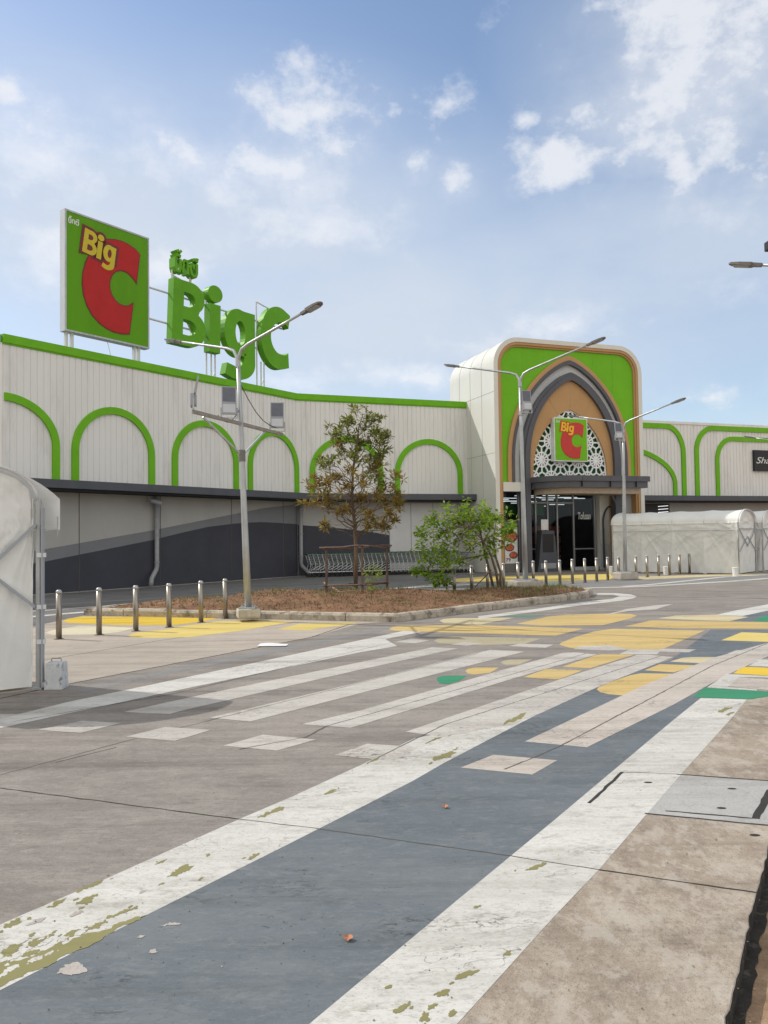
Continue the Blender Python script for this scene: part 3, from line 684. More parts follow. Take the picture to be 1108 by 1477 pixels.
    for p, w, m, lv in [([(-40, 1132), (0, 1137), (345, 1182)], .010, 'gap', 4), ([(345, 1182), (454, 1195), (736, 1235), (864, 1255)], .008, 'gap_soft', 5), ([(864, 1255), (1093, 1288)], .011, 'gap', 4),
                    ([(0, 1118), (186, 1068), (300, 1040)], .011, 'gap_soft', 2), ([(300, 1040), (380, 1020), (560, 975), (690, 943)], .014, 'gap_soft', 5),
                    ([(-20, 1012), (81, 990), (300, 948), (450, 919), (506, 900)], .03, 'gap', 2), ([(65, 952), (233, 923.5), (420, 899)], .026, 'gap_soft', 2),
                    ([(345, 1081), (440, 1064), (470, 1048), (845, 943)], .014, 'gap_soft', 5), ([(540, 1096), (640, 1046), (955, 946)], .014, 'gap_soft', 5),
                    ([(728, 1110), (768, 1094), (813, 1074), (1029, 960), (1112, 926)], .016, 'gap_soft', 5), ([(20, 1041), (250, 1001), (590, 921)], .014, 'gap_soft', 5), ([(80, 1100), (168, 1078)], .012, 'gap', 2)]:
        line(p, w, m, lv, J)
    # inspection cover on the walkway
    mark('manhole_surround', [(979, 1117), (1130, 1128), (1130, 1193), (930, 1173.5)], 'lid', 2)
    line([(976, 1117), (1130, 1128)], .02, 'gap', 3, J); line([(930, 1173.5), (1130, 1193)], .02, 'gap', 3, J)
    line([(960, 1170), (1090, 1181), (1125, 1122)], .018, 'gap', 3, J)
    line([(1090, 1181), (1112, 1140)], .045, 'gap', 4, 'cover_gap'); line([(850, 1159), (898, 1114)], .022, 'gap', 6, 'cover_gap'); line([(898, 1114), (976, 1117)], .006, 'gap_soft', 6, J)
    for x, y in ((1056, 1138), (1041, 1166), (935, 1129), (1089, 1205)):
        p = G(x, y); mark('lifting_hole', [(p[0] + .030 * math.cos(a * .7), p[1] + .018 * math.sin(a * .7)) for a in range(9)], 'gap', 4, px=False)
    # paint flaked off to an older olive coat
    rnd = random.Random(11)
    def ragged(k, amp, rounds=3):
        for r_ in range(rounds):
            q = []
            for a_, b_ in zip(k, k[1:] + k[:1]):
                dx, dy = b_[0] - a_[0], b_[1] - a_[1]; o = rnd.gauss(0, amp)
                q += [a_, ((a_[0] + b_[0]) / 2 - dy * o * 1.2, (a_[1] + b_[1]) / 2 + dx * o * .35)]
            k = q
        return k
    def flake(cx, cy, w, h, m, slope, lv, crumbs=4):
        n = 11; k = []
        for i in range(n):
            a = 2 * math.pi * i / n; r = rnd.uniform(.45, 1.15)
            x = r * math.cos(a) * w / 2; y = r * math.sin(a) * h / 2
            k.append((cx + x, cy + y + slope * x))
        mark('flaked_patch', ragged(k, .24), m, lv)
        for _ in range(crumbs):
            x = rnd.uniform(-.8, .8) * w; y = rnd.uniform(-.9, .9) * h; cw = rnd.uniform(.04, .14) * w; ch = rnd.uniform(.10, .24) * h
            if crumbs and CR[0] < 70: CR[0] += 1; mark('flaked_patch', ragged([(cx + x + math.cos(t) * cw, cy + y + slope * x + math.sin(t) * ch + slope * math.cos(t) * cw) for t in (0, 1.2, 2.5, 3.7, 5)], .2, 2), m, lv)
    CR = [0]
    for f_ in [(261, 1256, 50, 11), (394, 1171, 42, 7), (125, 1300, 38, 12), (83, 1303, 42, 9), (129, 1279, 44, 6), (17, 1333, 34, 11), (642, 1090, 44, 12), (627, 1067, 28, 4), (537, 1098, 22, 3), (476, 1143, 20, 5),
               (405, 1168, 16, 5), (747, 1036, 40, 9), (232, 1244, 20, 5), (366, 1236, 24, 5), (290, 1268, 14, 3)]: flake(*f_, 'olive', -.42, 5, 2)
    mark('flaked_patch', ragged([(-10, 1392), (30, 1386), (60, 1372), (95, 1362), (130, 1346), (165, 1334), (190, 1326), (213, 1318), (185, 1334), (150, 1352), (110, 1372), (80, 1389), (40, 1403), (0, 1425), (-10, 1428)], .16), 'olive', 5)
    for f_ in [(20, 1368, 44, 12), (60, 1356, 40, 10), (98, 1350, 34, 9), (138, 1336, 36, 8), (172, 1318, 36, 7), (44, 1376, 30, 9), (10, 1382, 36, 10), (190, 1312, 20, 4), (80, 1366, 26, 8), (120, 1352, 24, 7)]: flake(*f_, 'olive', -.45, 5, 2)
    for f_ in [(28, 1376, 44, 12), (62, 1362, 26, 8), (12, 1402, 34, 12), (118, 1346, 22, 6), (150, 1341, 14, 4), (50, 1385, 26, 7), (90, 1356, 20, 6), (35, 1358, 26, 5), (5, 1385, 20, 8), (72, 1376, 16, 5)]: flake(*f_, 'white_paint', -.45, 6, 1)
    for f_ in [(772, 1251, 36, 6), (674, 1406, 34, 11), (640, 1432, 36, 11), (580, 1455, 27, 12), (613, 1468, 16, 18), (624, 1452, 14, 9), (654, 1462, 14, 10), (561, 1424, 16, 6), (732, 1376, 13, 9), (1046, 1024, 26, 5), (1052, 1030, 14, 4), (688, 1309, 12, 4)]: flake(*f_, 'olive', -.35, 5, 2)
    for f_ in [(106, 1398, 46, 24), (246, 1334, 32, 5), (203, 1352, 18, 4), (221, 1373, 13, 6)]: flake(*f_, 'bare', -.15, 5, 1)
    for f_ in [(52, 1330, 30, 8), (110, 1318, 24, 7), (205, 1287, 12, 5), (320, 1395, 4, 2)]: flake(*f_, 'bare', -.4, 6, 1)
build_markings()

# ------------------------------------------------------------------ planting bed, kerb, mulch and dry grass
BED = [(-6.95, 17.75), (-6.6, 18.7), (-5.6, 19.8), (-4.3, 21.2), (-2.7, 22.3), (-0.8, 22.5), (1.3, 21.3), (2.4, 21.6), (3.6, 22.6), (4.6, 23.2), (5.6, 23.0), (6.0, 22.2), (5.5, 20.75), (0.2, 15.45)]
def inset(poly, d): return grow(poly, -d)
def bed_height(x, y, edge):
    return 0.12 + 0.20 * min(1.0, edge / 1.8) + 0.035 * math.sin(x * 2.1 + y) * min(1, edge) + 0.03 * math.sin(y * 2.7 - x)
def in_poly(p, poly):
    c = False; j = len(poly) - 1
    for i in range(len(poly)):
        if (poly[i][1] > p[1]) != (poly[j][1] > p[1]) and p[0] < (poly[j][0] - poly[i][0]) * (p[1] - poly[i][1]) / (poly[j][1] - poly[i][1]) + poly[i][0]: c = not c
        j = i
    return c
def edge_dist(p, poly):
    m = 9e9; P = Vector(p)
    for i in range(len(poly)):
        a = Vector(poly[i]); b = Vector(poly[(i + 1) % len(poly)]); ab = b - a; t = max(0, min(1, (P - a).dot(ab) / ab.length_squared))
        m = min(m, (P - a - ab * t).length)
    return m
BEDI = inset(BED, 0.24)
def bed_z(x, y): return bed_height(x, y, edge_dist((x, y), BED) if in_poly((x, y), BED) else 0)

def build_bed():
    mb = MB(); rnd = random.Random(5)
    h = 0.16; nx = int(14 / h); ny = int(9 / h); idx = {}
    vs = []; fs = []
    def vid(i, j):
        if (i, j) not in idx:
            x = -7.2 + i * h; y = 15.1 + j * h
            idx[(i, j)] = len(vs); vs.append((x, y, bed_z(x, y) + rnd.gauss(0, .010)))
        return idx[(i, j)]
    for i in range(nx):
        for j in range(ny):
            if in_poly((-7.2 + (i + .5) * h, 15.1 + (j + .5) * h), inset(BED, 0.08)): fs.append((vid(i, j), vid(i + 1, j), vid(i + 1, j + 1), vid(i, j + 1)))
    mb.add(vs, fs); struct(mb.build('planting_bed', M['mulch'], smooth=True, fix=False))
    # kerb blocks, rounded top, tight joints
    kb = MB(); prof = [(0, -.02), (0, .11), (.03, .155), (.08, .17), (.16, .165), (.21, .13), (.22, -.02)]
    n = len(BED)
    for i in range(n):
        a = Vector(BED[i]); b = Vector(BED[(i + 1) % n]); L = (b - a).length; d = (b - a) / L; q = Vector((-d.y, d.x))
        m = max(1, round(L / 1.15)); seg = L / m
        for k in range(m):
            s0 = a + d * (k * seg + .007); s1 = a + d * ((k + 1) * seg - .007); dz = rnd.gauss(0, .005); dy = rnd.gauss(0, .008)
            side = -1 if in_poly(tuple(((a + b) / 2 - q * .1)), BED) else 1
            vs = []
            for s_ in (s0, s0 + d * .02, s1 - d * .02, s1):
                sh = .012 if s_ in (s0, s1) else 0
                for u, z in prof: vs.append((s_.x + q.x * side * (u * (1 - sh * 2) + sh + dy), s_.y + q.y * side * (u + dy), z - sh * (z > 0) + dz))
            pn = len(prof); f = []
            for r in range(3):
                f += [(r * pn + t, r * pn + t + 1, (r + 1) * pn + t + 1, (r + 1) * pn + t) for t in range(pn - 1)]
            f += [tuple(range(pn)), tuple(3 * pn + t for t in range(pn))[::-1]]
            kb.add(vs, f)
    struct(kb.build('kerb', M['kerb']))
    # dry litter and sparse grass
    lit = MB(); grs = MB()
    for _ in range(30000):
        x = rnd.uniform(-7, 6); y = rnd.uniform(15.3, 23.4)
        if not in_poly((x, y), BEDI): continue
        z = bed_z(x, y); a = rnd.uniform(0, 6.28); l = rnd.uniform(.03, .085); w = rnd.uniform(.003, .010); t = rnd.uniform(.1, .8)
        dx, dy = math.cos(a), math.sin(a)
        lit.add([(x - dy * w, y + dx * w, z - .004), (x + dy * w, y - dx * w, z - .004), (x + dx * l + dy * w * .4, y + dy * l - dx * w * .4, z + l * t), (x + dx * l - dy * w * .6, y + dy * l + dx * w * .6, z + l * t)], [(0, 1, 2, 3)])
    for _ in range(15000):
        x = rnd.uniform(-7, 6); y = rnd.uniform(15.3, 23.4)
        g = math.exp(-((x - 3.3) ** 2 / 3.2 + (y - 21.6) ** 2 / 1.6)) * 1.1 + math.exp(-((x + .3) ** 2 / 1.6 + (y - 20.6) ** 2 / .5)) * .6 + .06
        g += .35 * (math.sin(x * 1.9 + 1) * math.sin(y * 2.3) > .62)
        if rnd.random() > g or not in_poly((x, y), BEDI): continue
        z = bed_z(x, y)
        for _k in range(3):
            a = rnd.uniform(0, 6.28); l = rnd.uniform(.05, .13); w = .007; lean = rnd.uniform(.2, .8)
            dx, dy = math.cos(a), math.sin(a); px = x + rnd.gauss(0, .03); py = y + rnd.gauss(0, .03)
            grs.add([(px - dy * w, py + dx * w, z - .01), (px + dy * w, py - dx * w, z - .01), (px + dx * l * lean, py + dy * l * lean, z + l)], [(0, 1, 2)])
    struct(lit.build('dry_litter', leaf_mat('dry_litter', [(.09, .042, .024), (.17, .085, .045), (.24, .135, .07), (.31, .205, .115), (.13, .065, .035)], .1), fix=False), 'stuff')['label'] = 'brown dry leaves and bark littering the planting bed'
    struct(grs.build('grass', leaf_mat('thin_grass', [(.09, .12, .025), (.16, .19, .04), (.24, .21, .08), (.13, .16, .03)], .25), fix=False), 'stuff')['label'] = 'thin grass growing through the brown planting bed'
build_bed()

# ------------------------------------------------------------------ the shop building
SHOP = thing('supermarket_building', 'long grey ribbed supermarket building with green arches and tall rounded green entrance tower', 'building', tuple(K))

def siding(fr, t0, t1, z0, z1, name='siding_wall', period=0.225):
    mb = MB(); pts = []; t = t0
    while t < t1 - 1e-6:
        e = min(t + period, t1)
        pts += [(t, 0.0), (e - .040, 0.0)] if e - t > .06 else [(t, 0.0)]
        if e - t > .06: pts += [(e - .030, -.022), (e - .010, -.022)]
        t = e
    pts.append((t1, 0.0))
    n = len(pts); vs = [fr.p(u, z0, o) for u, o in pts] + [fr.p(u, z1, o) for u, o in pts]
    mb.add(vs, [(i, i + 1, n + i + 1, n + i) for i in range(n - 1)])
    return mb.build(name, M['siding'], SHOP, fix=False)

def arch_ring(cx, hw, zb, zs, za, th, n=24):
    o = [(cx - hw, zb), (cx - hw, zs)] + [(cx - hw * math.cos(math.pi * i / n), zs + (za - zs) * math.sin(math.pi * i / n)) for i in range(1, n)] + [(cx + hw, zs), (cx + hw, zb)]
    h2 = hw - th; z2 = za - th
    i_ = [(cx + h2, zb), (cx + h2, zs)] + [(cx + h2 * math.cos(math.pi * i / n), zs + (z2 - zs) * math.sin(math.pi * i / n)) for i in range(1, n)] + [(cx - h2, zs), (cx - h2, zb)]
    return o + i_
def half_arch(cx, hw, zb, zs, za, th, n=14):
    """right half of an arch that starts at the wall's end"""
    o = [(cx + hw * math.sin(math.pi / 2 * i / n), zs + (za - zs) * math.cos(math.pi / 2 * i / n)) for i in range(n)] + [(cx + hw, zs), (cx + hw, zb)]
    h2 = hw - th; z2 = za - th
    return o + [(cx + h2, zb), (cx + h2, zs)] + [(cx + h2 * math.sin(math.pi / 2 * i / n), zs + (z2 - zs) * math.cos(math.pi / 2 * i / n)) for i in range(n - 1, -1, -1)]

def build_shop():
    Z0 = 3.62; TR = 8.0
    siding(W1, 0.0, L1, Z0, TR); siding(W2, 0.0, L2, Z0, TR)
    R3 = 7.78; siding(W2, 16.2, 30.0, Z0, R3 - .14)
    # end wall, going back from the left end
    E = Fr(W1.p(0, 0, 0) - Vector((math.cos(rad(14)), math.sin(rad(14)), 0)) * 9, 90 - 14)
    siding(E, 0, 9, 0.0, TR); mb = MB(); fbox(mb, E, 0, 8.9, TR, ROOF, -.1, .05); mb.build('roof_trim', M['green'], SHOP)
    for fr, l0, l1 in ((W1, -.02, L1 - .02), (W2, -.0, L2 - .03)):
        mb = MB(); fbox(mb, fr, l0, l1, TR, ROOF, -.12, .06); fbox(mb, fr, l0, l1, TR - .05, TR, -.05, .03)
        mb.build('roof_trim', M['green'], SHOP)
    mb = MB(); fbox(mb, W2, 16.2, 30.0, R3 - .14, R3, -.12, .04); mb.build('parapet_cap', M['siding'], SHOP)
    # green half-round arches
    mb = MB(); mb.prism(W1.p, half_arch(0.02, 1.84, 3.66, 4.85, 6.42, .25), .002, .075); mb.build('arch_trim', M['green'], SHOP)
    for cx, hw in ((3.96, 1.66), (8.08, 1.67), (11.83, 1.54)):
        mb = MB(); mb.prism(W1.p, arch_ring(cx, hw, 3.66, 4.8, 6.44, .25), .002, .075); mb.build('arch_trim', M['green'], SHOP)
    for cx, hw in ((2.35, 1.77), (6.45, 1.75)):
        mb = MB(); mb.prism(W2.p, arch_ring(cx, hw, 3.66, 4.7, 6.38, .25), .002, .075); mb.build('arch_trim', M['green'], SHOP)
    # right wing trims: rounded frames
    def bent(fr, pts, w, o=.075):
        L = []; R = []
        for i, p in enumerate(pts):
            a = Vector(pts[max(0, i - 1)]); b = Vector(pts[min(len(pts) - 1, i + 1)]); d = (b - a).normalized(); n = Vector((-d.y, d.x)) * w / 2
            L.append((p[0] + n.x, p[1] + n.y)); R.append((p[0] - n.x, p[1] - n.y))
        mb = MB(); mb.prism(fr.p, L + R[::-1], .002, o); mb.build('arch_trim', M['green'], SHOP)
    h = lambda x, y: W2.hit(x, y)
    a0 = h(934, 609); a1 = h(990, 712)
    tx = a1[0] - .14; zt = R3 - .28
    bent(W2, [(16.3, zt), (tx - 1.1, zt)] + [(tx - 1.1 + 1.1 * math.sin(rad(q)), zt - 1.5 + 1.5 * math.cos(rad(q))) for q in range(10, 91, 10)] + [(tx, 3.66)], .27)
    tx2 = h(1003, 712)[0] + .14
    bent(W2, [(tx2, 3.66), (tx2, zt - 1.3)] + [(tx2 + 1.2 - 1.2 * math.cos(rad(q)), zt - 1.3 + 1.3 * math.sin(rad(q))) for q in range(10, 91, 10)] + [(30, zt)], .27)
    tx3 = h(1033, 712)[0] + .12; z3 = h(1080, 634)[1]
    bent(W2, [(tx3, 3.66), (tx3, z3 - 1.2)] + [(tx3 + 1.1 - 1.1 * math.cos(rad(q)), z3 - 1.2 + 1.2 * math.sin(rad(q))) for q in range(10, 91, 10)] + [(30, z3)], .25)
    tq = h(976, 712)[0]; zq = h(934, 643)[1]
    bent(W2, [(16.3, zq)] + [(16.3 + (tq - 16.4) * math.sin(rad(q)), 4.4 + (zq - 4.4) * math.cos(rad(q))) for q in range(8, 91, 8)] + [(tq - .1, 3.66)], .25)
    # canopies: fascia plus dark soffit
    def canopy(fr, t0, t1, zc=3.42, top=3.69, depth=1.0):
        mb = MB(); fbox(mb, fr, t0, t1, zc, top, depth - .06, depth); fbox(mb, fr, t0, t1, top - .05, top - .01, .003, depth - .06)
        o = mb.build('canopy', M['slate'], SHOP)
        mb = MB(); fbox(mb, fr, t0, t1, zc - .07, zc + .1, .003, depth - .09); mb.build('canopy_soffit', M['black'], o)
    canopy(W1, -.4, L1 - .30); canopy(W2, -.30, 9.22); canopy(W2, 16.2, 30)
    # lower walls, painted in waves
    def lower(fr, t0, t1, name='lower_wall', z1=Z0, m='wall_light'):
        mb = MB(); fbox(mb, fr, t0, t1, 0, z1 - .01, -.25, -.02); return mb.build(name, M[m], SHOP)
    w1 = lower(W1, 0, L1); w2 = lower(W2, 0.0, L2)
    def waves(fr, pts, t0, t1, zlo):
        q = [fr.hit(x, y) for x, y in pts]; return q
    up = [(40, 797), (60, 793), (140, 779), (220, 765), (280, 753), (330, 743), (380, 733), (428, 727)]
    lo = [(40, 815), (60, 811), (140, 795), (220, 779), (260, 769), (300, 760), (340, 755), (375, 753), (400, 754), (429, 756)]
    qu = [W1.hit(*p) for p in up]; ql = [W1.hit(*p) for p in lo]
    qu = [(0.0, qu[0][1] - .1)] + qu[1:-1] + [(L1 - .01, qu[-1][1])]; ql = [(0.0, ql[0][1] - .05)] + ql[1:-1] + [(L1 - .01, ql[-1][1])]
    mb = MB(); mb.prism(W1.p, qu + ql[::-1], -.021, -.016); mb.build('painted_wave', M['wall_mid'], w1)
    mb = MB(); mb.prism(W1.p, ql + [(L1 - .01, .02), (0, .02)], -.021, -.014); mb.build('painted_wave', M['wall_dark'], w1)
    q2 = [W2.hit(*p) for p in ((432, 757), (470, 760), (510, 764), (540, 768), (562, 772))]
    q2[0] = (.012, q2[0][1])
    mb = MB(); mb.prism(W2.p, q2 + [(q2[-1][0], .02), (.012, .02)], -.021, -.014); mb.build('painted_wave', M['wall_dark'], w2)
    tp = q2[-1][0] + .02; tr = W2.hit(660, 770)[0]
    mb = MB(); fbox(mb, W2, tp, tr, .02, 3.3, -.02, .012); o = mb.build('white_panel', M['white_panel'], w2)
    for x in (593, 625):
        t = W2.hit(x, 770)[0]; mb = MB(); fbox(mb, W2, t - .015, t + .015, .02, 3.3, .012, .016); mb.build('panel_joint', M['joint'], w2)
    for t in (2.6, 5.9, 9.4, 12.4):
        mb = MB(); fbox(mb, W1, t - .012, t + .012, 0, 3.5, -.02, -.011); mb.build('wall_joint', M['gap_soft'], w1)
    w3 = lower(W2, 16.2, 30, z1=Z0, m='wall_light')
    # dark shop window in the right wing
    t0, z1 = h(940, 720); t1 = h(966, 740)[0]
    mb = MB(); fbox(mb, W2, 16.25, t1, .1, 3.3, -.02, .01); o = mb.build('shop_window', M['blackplastic'], SHOP)
    for k in range(3):
        mb = MB(); mb.bar(W2.p(t0 + .4, 3.15 - k * .16, .014), W2.p(t1 - .1, 3.19 - k * .16, .014), .02, .03); mb.build('lit_tube', M['tube'], o)
    # rain pipes
    def pipe(pts, r=.085):
        mb = MB(); mb.tube(pts, r, 12); 
        o = mb.build('rain_pipe', M['pipe'], SHOP, smooth=True)
        for z in (3.0, 1.9, .9):
            mb = MB(); mb.lathe(Vector((pts[0][0], pts[0][1], z)), [(r, -.02), (r + .02, -.02), (r + .02, .02), (r, .02)], 12); mb.build('pipe_clamp', M['pipe'], o)
    t = W1.hit(223, 720)[0]
    pipe([W1.p(t, 3.4, .13), W1.p(t, .75, .13), W1.p(t - .05, .62, .15), W1.p(t - .33, .32, .26), W1.p(t - .38, .18, .3), W1.p(t - .38, .05, .3)])
    t = W1.hit(432.5, 720)[0] - .12
    q = W1.p(t, 0, .16)
    pipe([q + Vector((0, 0, 3.4)), q + Vector((0, 0, .60)), q + Vector((.05, -.02, .45)), q + Vector((.3, -.06, .2)), q + Vector((.5, -.08, .08))])
    # flat roof and rear, so that the building is closed
    mb = MB()
    plan = [W1.p(0, 0, -.12), W1.p(L1, 0, -.12), W2.p(L2, 0, -.12), W2.p(16.2, 0, -.12), W2.p(30, 0, -.12), W2.p(30, 0, -26), W2.p(-14, 0, -26), E.p(0, 0, -1.0)]
    mb.sheet([(p.x, p.y) for p in plan], 7.55); mb.build('roof', M['slate'], SHOP, fix=False)
    mb = MB()
    for a, b in ((4, 5), (5, 6), (6, 7)):
        p, q = plan[a], plan[b]; mb.add([(p.x, p.y, 0), (q.x, q.y, 0), (q.x, q.y, 7.6), (p.x, p.y, 7.6)], [(0, 1, 2, 3)])
    mb.build('rear_wall', M['siding'], SHOP, fix=False)
build_shop()

def ogive(cx, hw, zb, zs, za, n=22):
    pts = []
    for i in range(n + 1):
        k = i / n; s = 1 - (1 - k) ** 1.6
        pts.append((hw * max(0, (1 - s ** 2.3)) ** .74, zs + (za - zs) * s))
    left = [(cx - x, z) for x, z in pts]; right = [(cx + x, z) for x, z in pts[:-1]][::-1]
    return [(cx - hw, zb)] + left + right + [(cx + hw, zb)]

def ring(out, inn): return out + inn[::-1]

def rrect_u(x0, x1, zb, zt, r, n=12):
    return [(x0, zb)] + [(x0 + r - r * math.cos(rad(90 * i / n)), zt - r + r * math.sin(rad(90 * i / n))) for i in range(n + 1)] + \
           [(x1 - r + r * math.sin(rad(90 * i / n)), zt - r + r * math.cos(rad(90 * i / n))) for i in range(n + 1)] + [(x1, zb)]

def build_tower():
    W, H = TWW, 10.66; CX = 4.05
    P = TW.p
    mb = MB(); mb.prism(P, ring(rrect_u(0, W, 0, H, 1.3), rrect_u(.21, W - .21, 0, H - .2, 1.1)), 0, -4.8)
    T = mb.build('entrance_tower', M['shell'], SHOP)
    def sub(name, m, mb, **k): return mb.build(name, M[m], T, **k)
    # joints of the cladding on the side and the top
    mb = MB()
    for d in (1.25, 2.45, 3.65):
        pts = rrect_u(-.003, W + .003, 0, H + .003, 1.303)
        for i in range(len(pts) - 1):
            mb.bar(P(*pts[i], -d), P(*pts[i + 1], -d), .016, .008)
    for z in (8.15, 5.4, 2.7):
        mb.bar(P(-.002, z, -.02), P(-.002, z, -4.8), .008, .016)
    for t in (2.7, 5.4): mb.bar(P(t, H + .002, 0), P(t, H + .002, -4.8), .016, .008)
    sub('panel_joint', 'joint', mb)
    mb = MB(); mb.prism(P, ring(rrect_u(.212, W - .212, 0, H - .202, 1.1), rrect_u(.33, W - .33, 0, H - .32, .98)), -.03, -.6); sub('bronze_frame', 'bronze', mb)
    mb = MB(); mb.prism(P, ring(rrect_u(.332, W - .332, 0, H - .322, .98), rrect_u(.42, W - .42, 0, H - .40, .90)), -.09, -.6); sub('bronze_inner_frame', 'bronze', mb)
    ZB = 4.1
    o1 = ogive(CX, 3.36, ZB, 4.9, 10.02)
    gp = rrect_u(.42, W - .42, ZB, H - .40, .9)
    mb = MB(); mb.prism(P, ring(gp, o1), -.16, -.3); g = sub('green_panel', 'green_panel', mb)
    for x0, z0, z1 in ((1.62, 8.4, 10.2), (2.72, 9.6, 10.24), (5.4, 9.6, 10.24), (6.5, 8.4, 10.2)):
        mb = MB(); fbox(mb, TW, x0, x0 + .02, z0, z1, -.16, -.155); sub('green_panel_seam', 'green', mb)
    for x0, x1 in ((.44, 1.5), (6.6, 7.66)):
        mb = MB(); fbox(mb, TW, x0, x1, 8.1, 8.12, -.16, -.155); sub('green_panel_seam', 'green', mb)
    o2 = ogive(CX, 3.15, ZB, 4.9, 9.80); o3 = ogive(CX, 3.02, ZB, 4.9, 9.60); o4 = ogive(CX, 2.70, ZB, 4.9, 9.22)
    mb = MB(); mb.prism(P, ring(o1, o2), -.08, -.5); sub('outer_arch_band', 'bronze', mb)
    mb = MB(); mb.prism(P, ring(o2, o3), -.03, -.5); sub('dark_arch_band', 'darkgrey', mb)
    mb = MB(); mb.prism(P, ring(o3, o4), -.2, -.5); sub('silver_arch_band', 'silver', mb)
    o5 = ogive(CX, 2.56, 0, 4.9, 9.06); o4g = ogive(CX, 2.70, 0, 4.9, 9.22); o6 = ogive(CX, 2.30, 0, 4.9, 8.84)
    mb = MB(); mb.prism(P, ring(o4g, o5), .05, -.3); mb.prism(P, ring(o5, o6), .10, -.3); sub('dark_arch_frame', 'darkgrey', mb)
    lat = ogive(CX - .04, 2.02, ZB, 4.4, 7.5)
    o6b = ogive(CX, 2.30, ZB, 4.9, 8.84)
    mb = MB(); mb.prism(P, ring(o6b, lat), -.06, -.3); sub('bronze_arch_panel', 'bronze', mb)
    mb = MB(); mb.bar(P(CX, 7.6, -.058), P(CX, 8.8, -.058), .012, .012); mb.bar(P(CX - .6, 7.1, -.058), P(CX - 1.2, 8.0, -.058), .01, .01); mb.bar(P(CX + .6, 7.1, -.058), P(CX + 1.2, 8.0, -.058), .01, .01); sub('panel_seam', 'soffit', mb)
    mb = MB(); mb.prism(P, ogive(CX - .04, 2.10, ZB - .1, 4.4, 7.6), -.34, -.38); sub('lattice_backing', 'lattice_back', mb)
    # lattice of white star tracery, cut to the arch
    mb = MB()
    def inside(p): return in_poly(p, lat)
    def strip(a, b, w):
        n = 6; prev = None
        for i in range(n):
            p = (a[0] + (b[0] - a[0]) * i / n, a[1] + (b[1] - a[1]) * i / n); q = (a[0] + (b[0] - a[0]) * (i + 1) / n, a[1] + (b[1] - a[1]) * (i + 1) / n)
            if inside(((p[0] + q[0]) / 2, (p[1] + q[1]) / 2)):
                mb.bar(P(p[0], p[1], -.20), P(q[0], q[1], -.20), .06, w)
    Rr = .57
    for i in range(-5, 6):
        for j in range(0, 7):
            cx = CX - .04 + (i + .5 * (j % 2)) * Rr * 1.74; cz = 4.3 + j * Rr * 1.5
            if not (CX - 2.9 < cx < CX + 2.9): continue
            for k in range(12):
                a = rad(30 * k); b = rad(30 * (k + 1))
                R1 = Rr * (1.0 if k % 2 else .87)
                strip((cx + .05 * math.cos(a), cz + .05 * math.sin(a)), (cx + R1 * math.cos(a), cz + R1 * math.sin(a)), .066)
                m = rad(30 * k + 15)
                strip((cx + .34 * math.cos(a), cz + .34 * math.sin(a)), (cx + .34 * math.cos(b), cz + .34 * math.sin(b)), .068)
            if inside((cx, cz)): mb.lathe((0, 0, 0), [(0.001, 0)], 3) if False else None
            disc = [(cx + .12 * math.cos(rad(30 * k)), cz + .12 * math.sin(rad(30 * k))) for k in range(12)]
            if all(inside(q) for q in disc): mb.prism(P, disc, -.17, -.23)
    for i in range(len(lat) - 1): mb.bar(P(*lat[i], -.20), P(*lat[i + 1], -.20), .08, .05)
    mb.bar(P(lat[0][0], ZB + .03, -.20), P(lat[-1][0], ZB + .03, -.20), .08, .06)
    sub('lattice_screen', 'lattice', mb, fix=False)
    # ---- entrance below
    GZ = -.75
    mb = MB(); fbox(mb, TW, .42, 1.36, 3.68, 4.1, -.06, -.5); sub('white_lintel', 'shell', mb)
    mb = MB(); fbox(mb, TW, 6.76, W - .42, 3.6, 4.1, -.06, -.5); sub('white_lintel', 'shell', mb)
    # curved canopy, two steps of fascia over a beige soffit
    def plan(grow_):
        e = 7.05 + grow_
        c = [(1.72 - grow_, -.1)] + [(3.5 - (1.75 + grow_) * math.cos(rad(q)), (1.75 + grow_) * math.sin(rad(q)) ** .9) for q in range(6, 91, 6)] + [(e, 1.75 + grow_), (e, -.1)]
        return c
    def slab(mb, grow_, z0, z1): mb.prism(lambda u, v, o: P(u, o, v), plan(grow_), z0, z1)
    mb = MB(); slab(mb, 0.0, 4.06, 4.30); slab(mb, -.08, 3.78, 4.06); o = sub('entrance_canopy', 'darkgrey', mb)
    mb = MB(); slab(mb, -.30, 3.52, 3.78); sub('canopy_soffit', 'soffit', mb)
    for t in (3.4, 4.9, 6.3):
        mb = MB(); fbox(mb, TW, t, t + .012, 3.80, 4.29, 1.67, 1.752); sub('canopy_seam', 'black', mb)
    # glazing with mullions, dark shop inside with lit ceiling tubes
    GL, GR = .42, 5.75
    mb = MB(); fbox(mb, TW, GL, GR, .12, 3.9, GZ, GZ - .02); sub('entrance_glass', 'glass', mb)
    mb = MB()
    for t in (GL + .03, 1.55, 2.45, 3.1, 3.62, 4.52, GR - .04): fbox(mb, TW, t - .035, t + .035, .1, 3.9, GZ + .05, GZ - .06)
    for t0, t1, z in ((4.56, GR - .08, 1.02), (1.6, 3.06, 1.05), (1.6, 4.5, 3.2), (4.56, GR - .08, .12)): fbox(mb, TW, t0, t1, z - .03, z + .03, GZ + .04, GZ - .05)
    sub('door_frame', 'alu', mb)
    mb = MB(); fbox(mb, TW, 4.45, GR + .05, .0, .16, GZ + .2, GZ - .06); sub('door_sill', 'silver', mb)
    mb = MB(); fbox(mb, TW, 1.6, 3.0, 2.62, 3.12, GZ - .1, GZ - .12); fbox(mb, TW, .5, 1.5, 2.62, 3.12, GZ - .1, GZ - .12); sub('green_band_panel', 'lattice_back', mb)
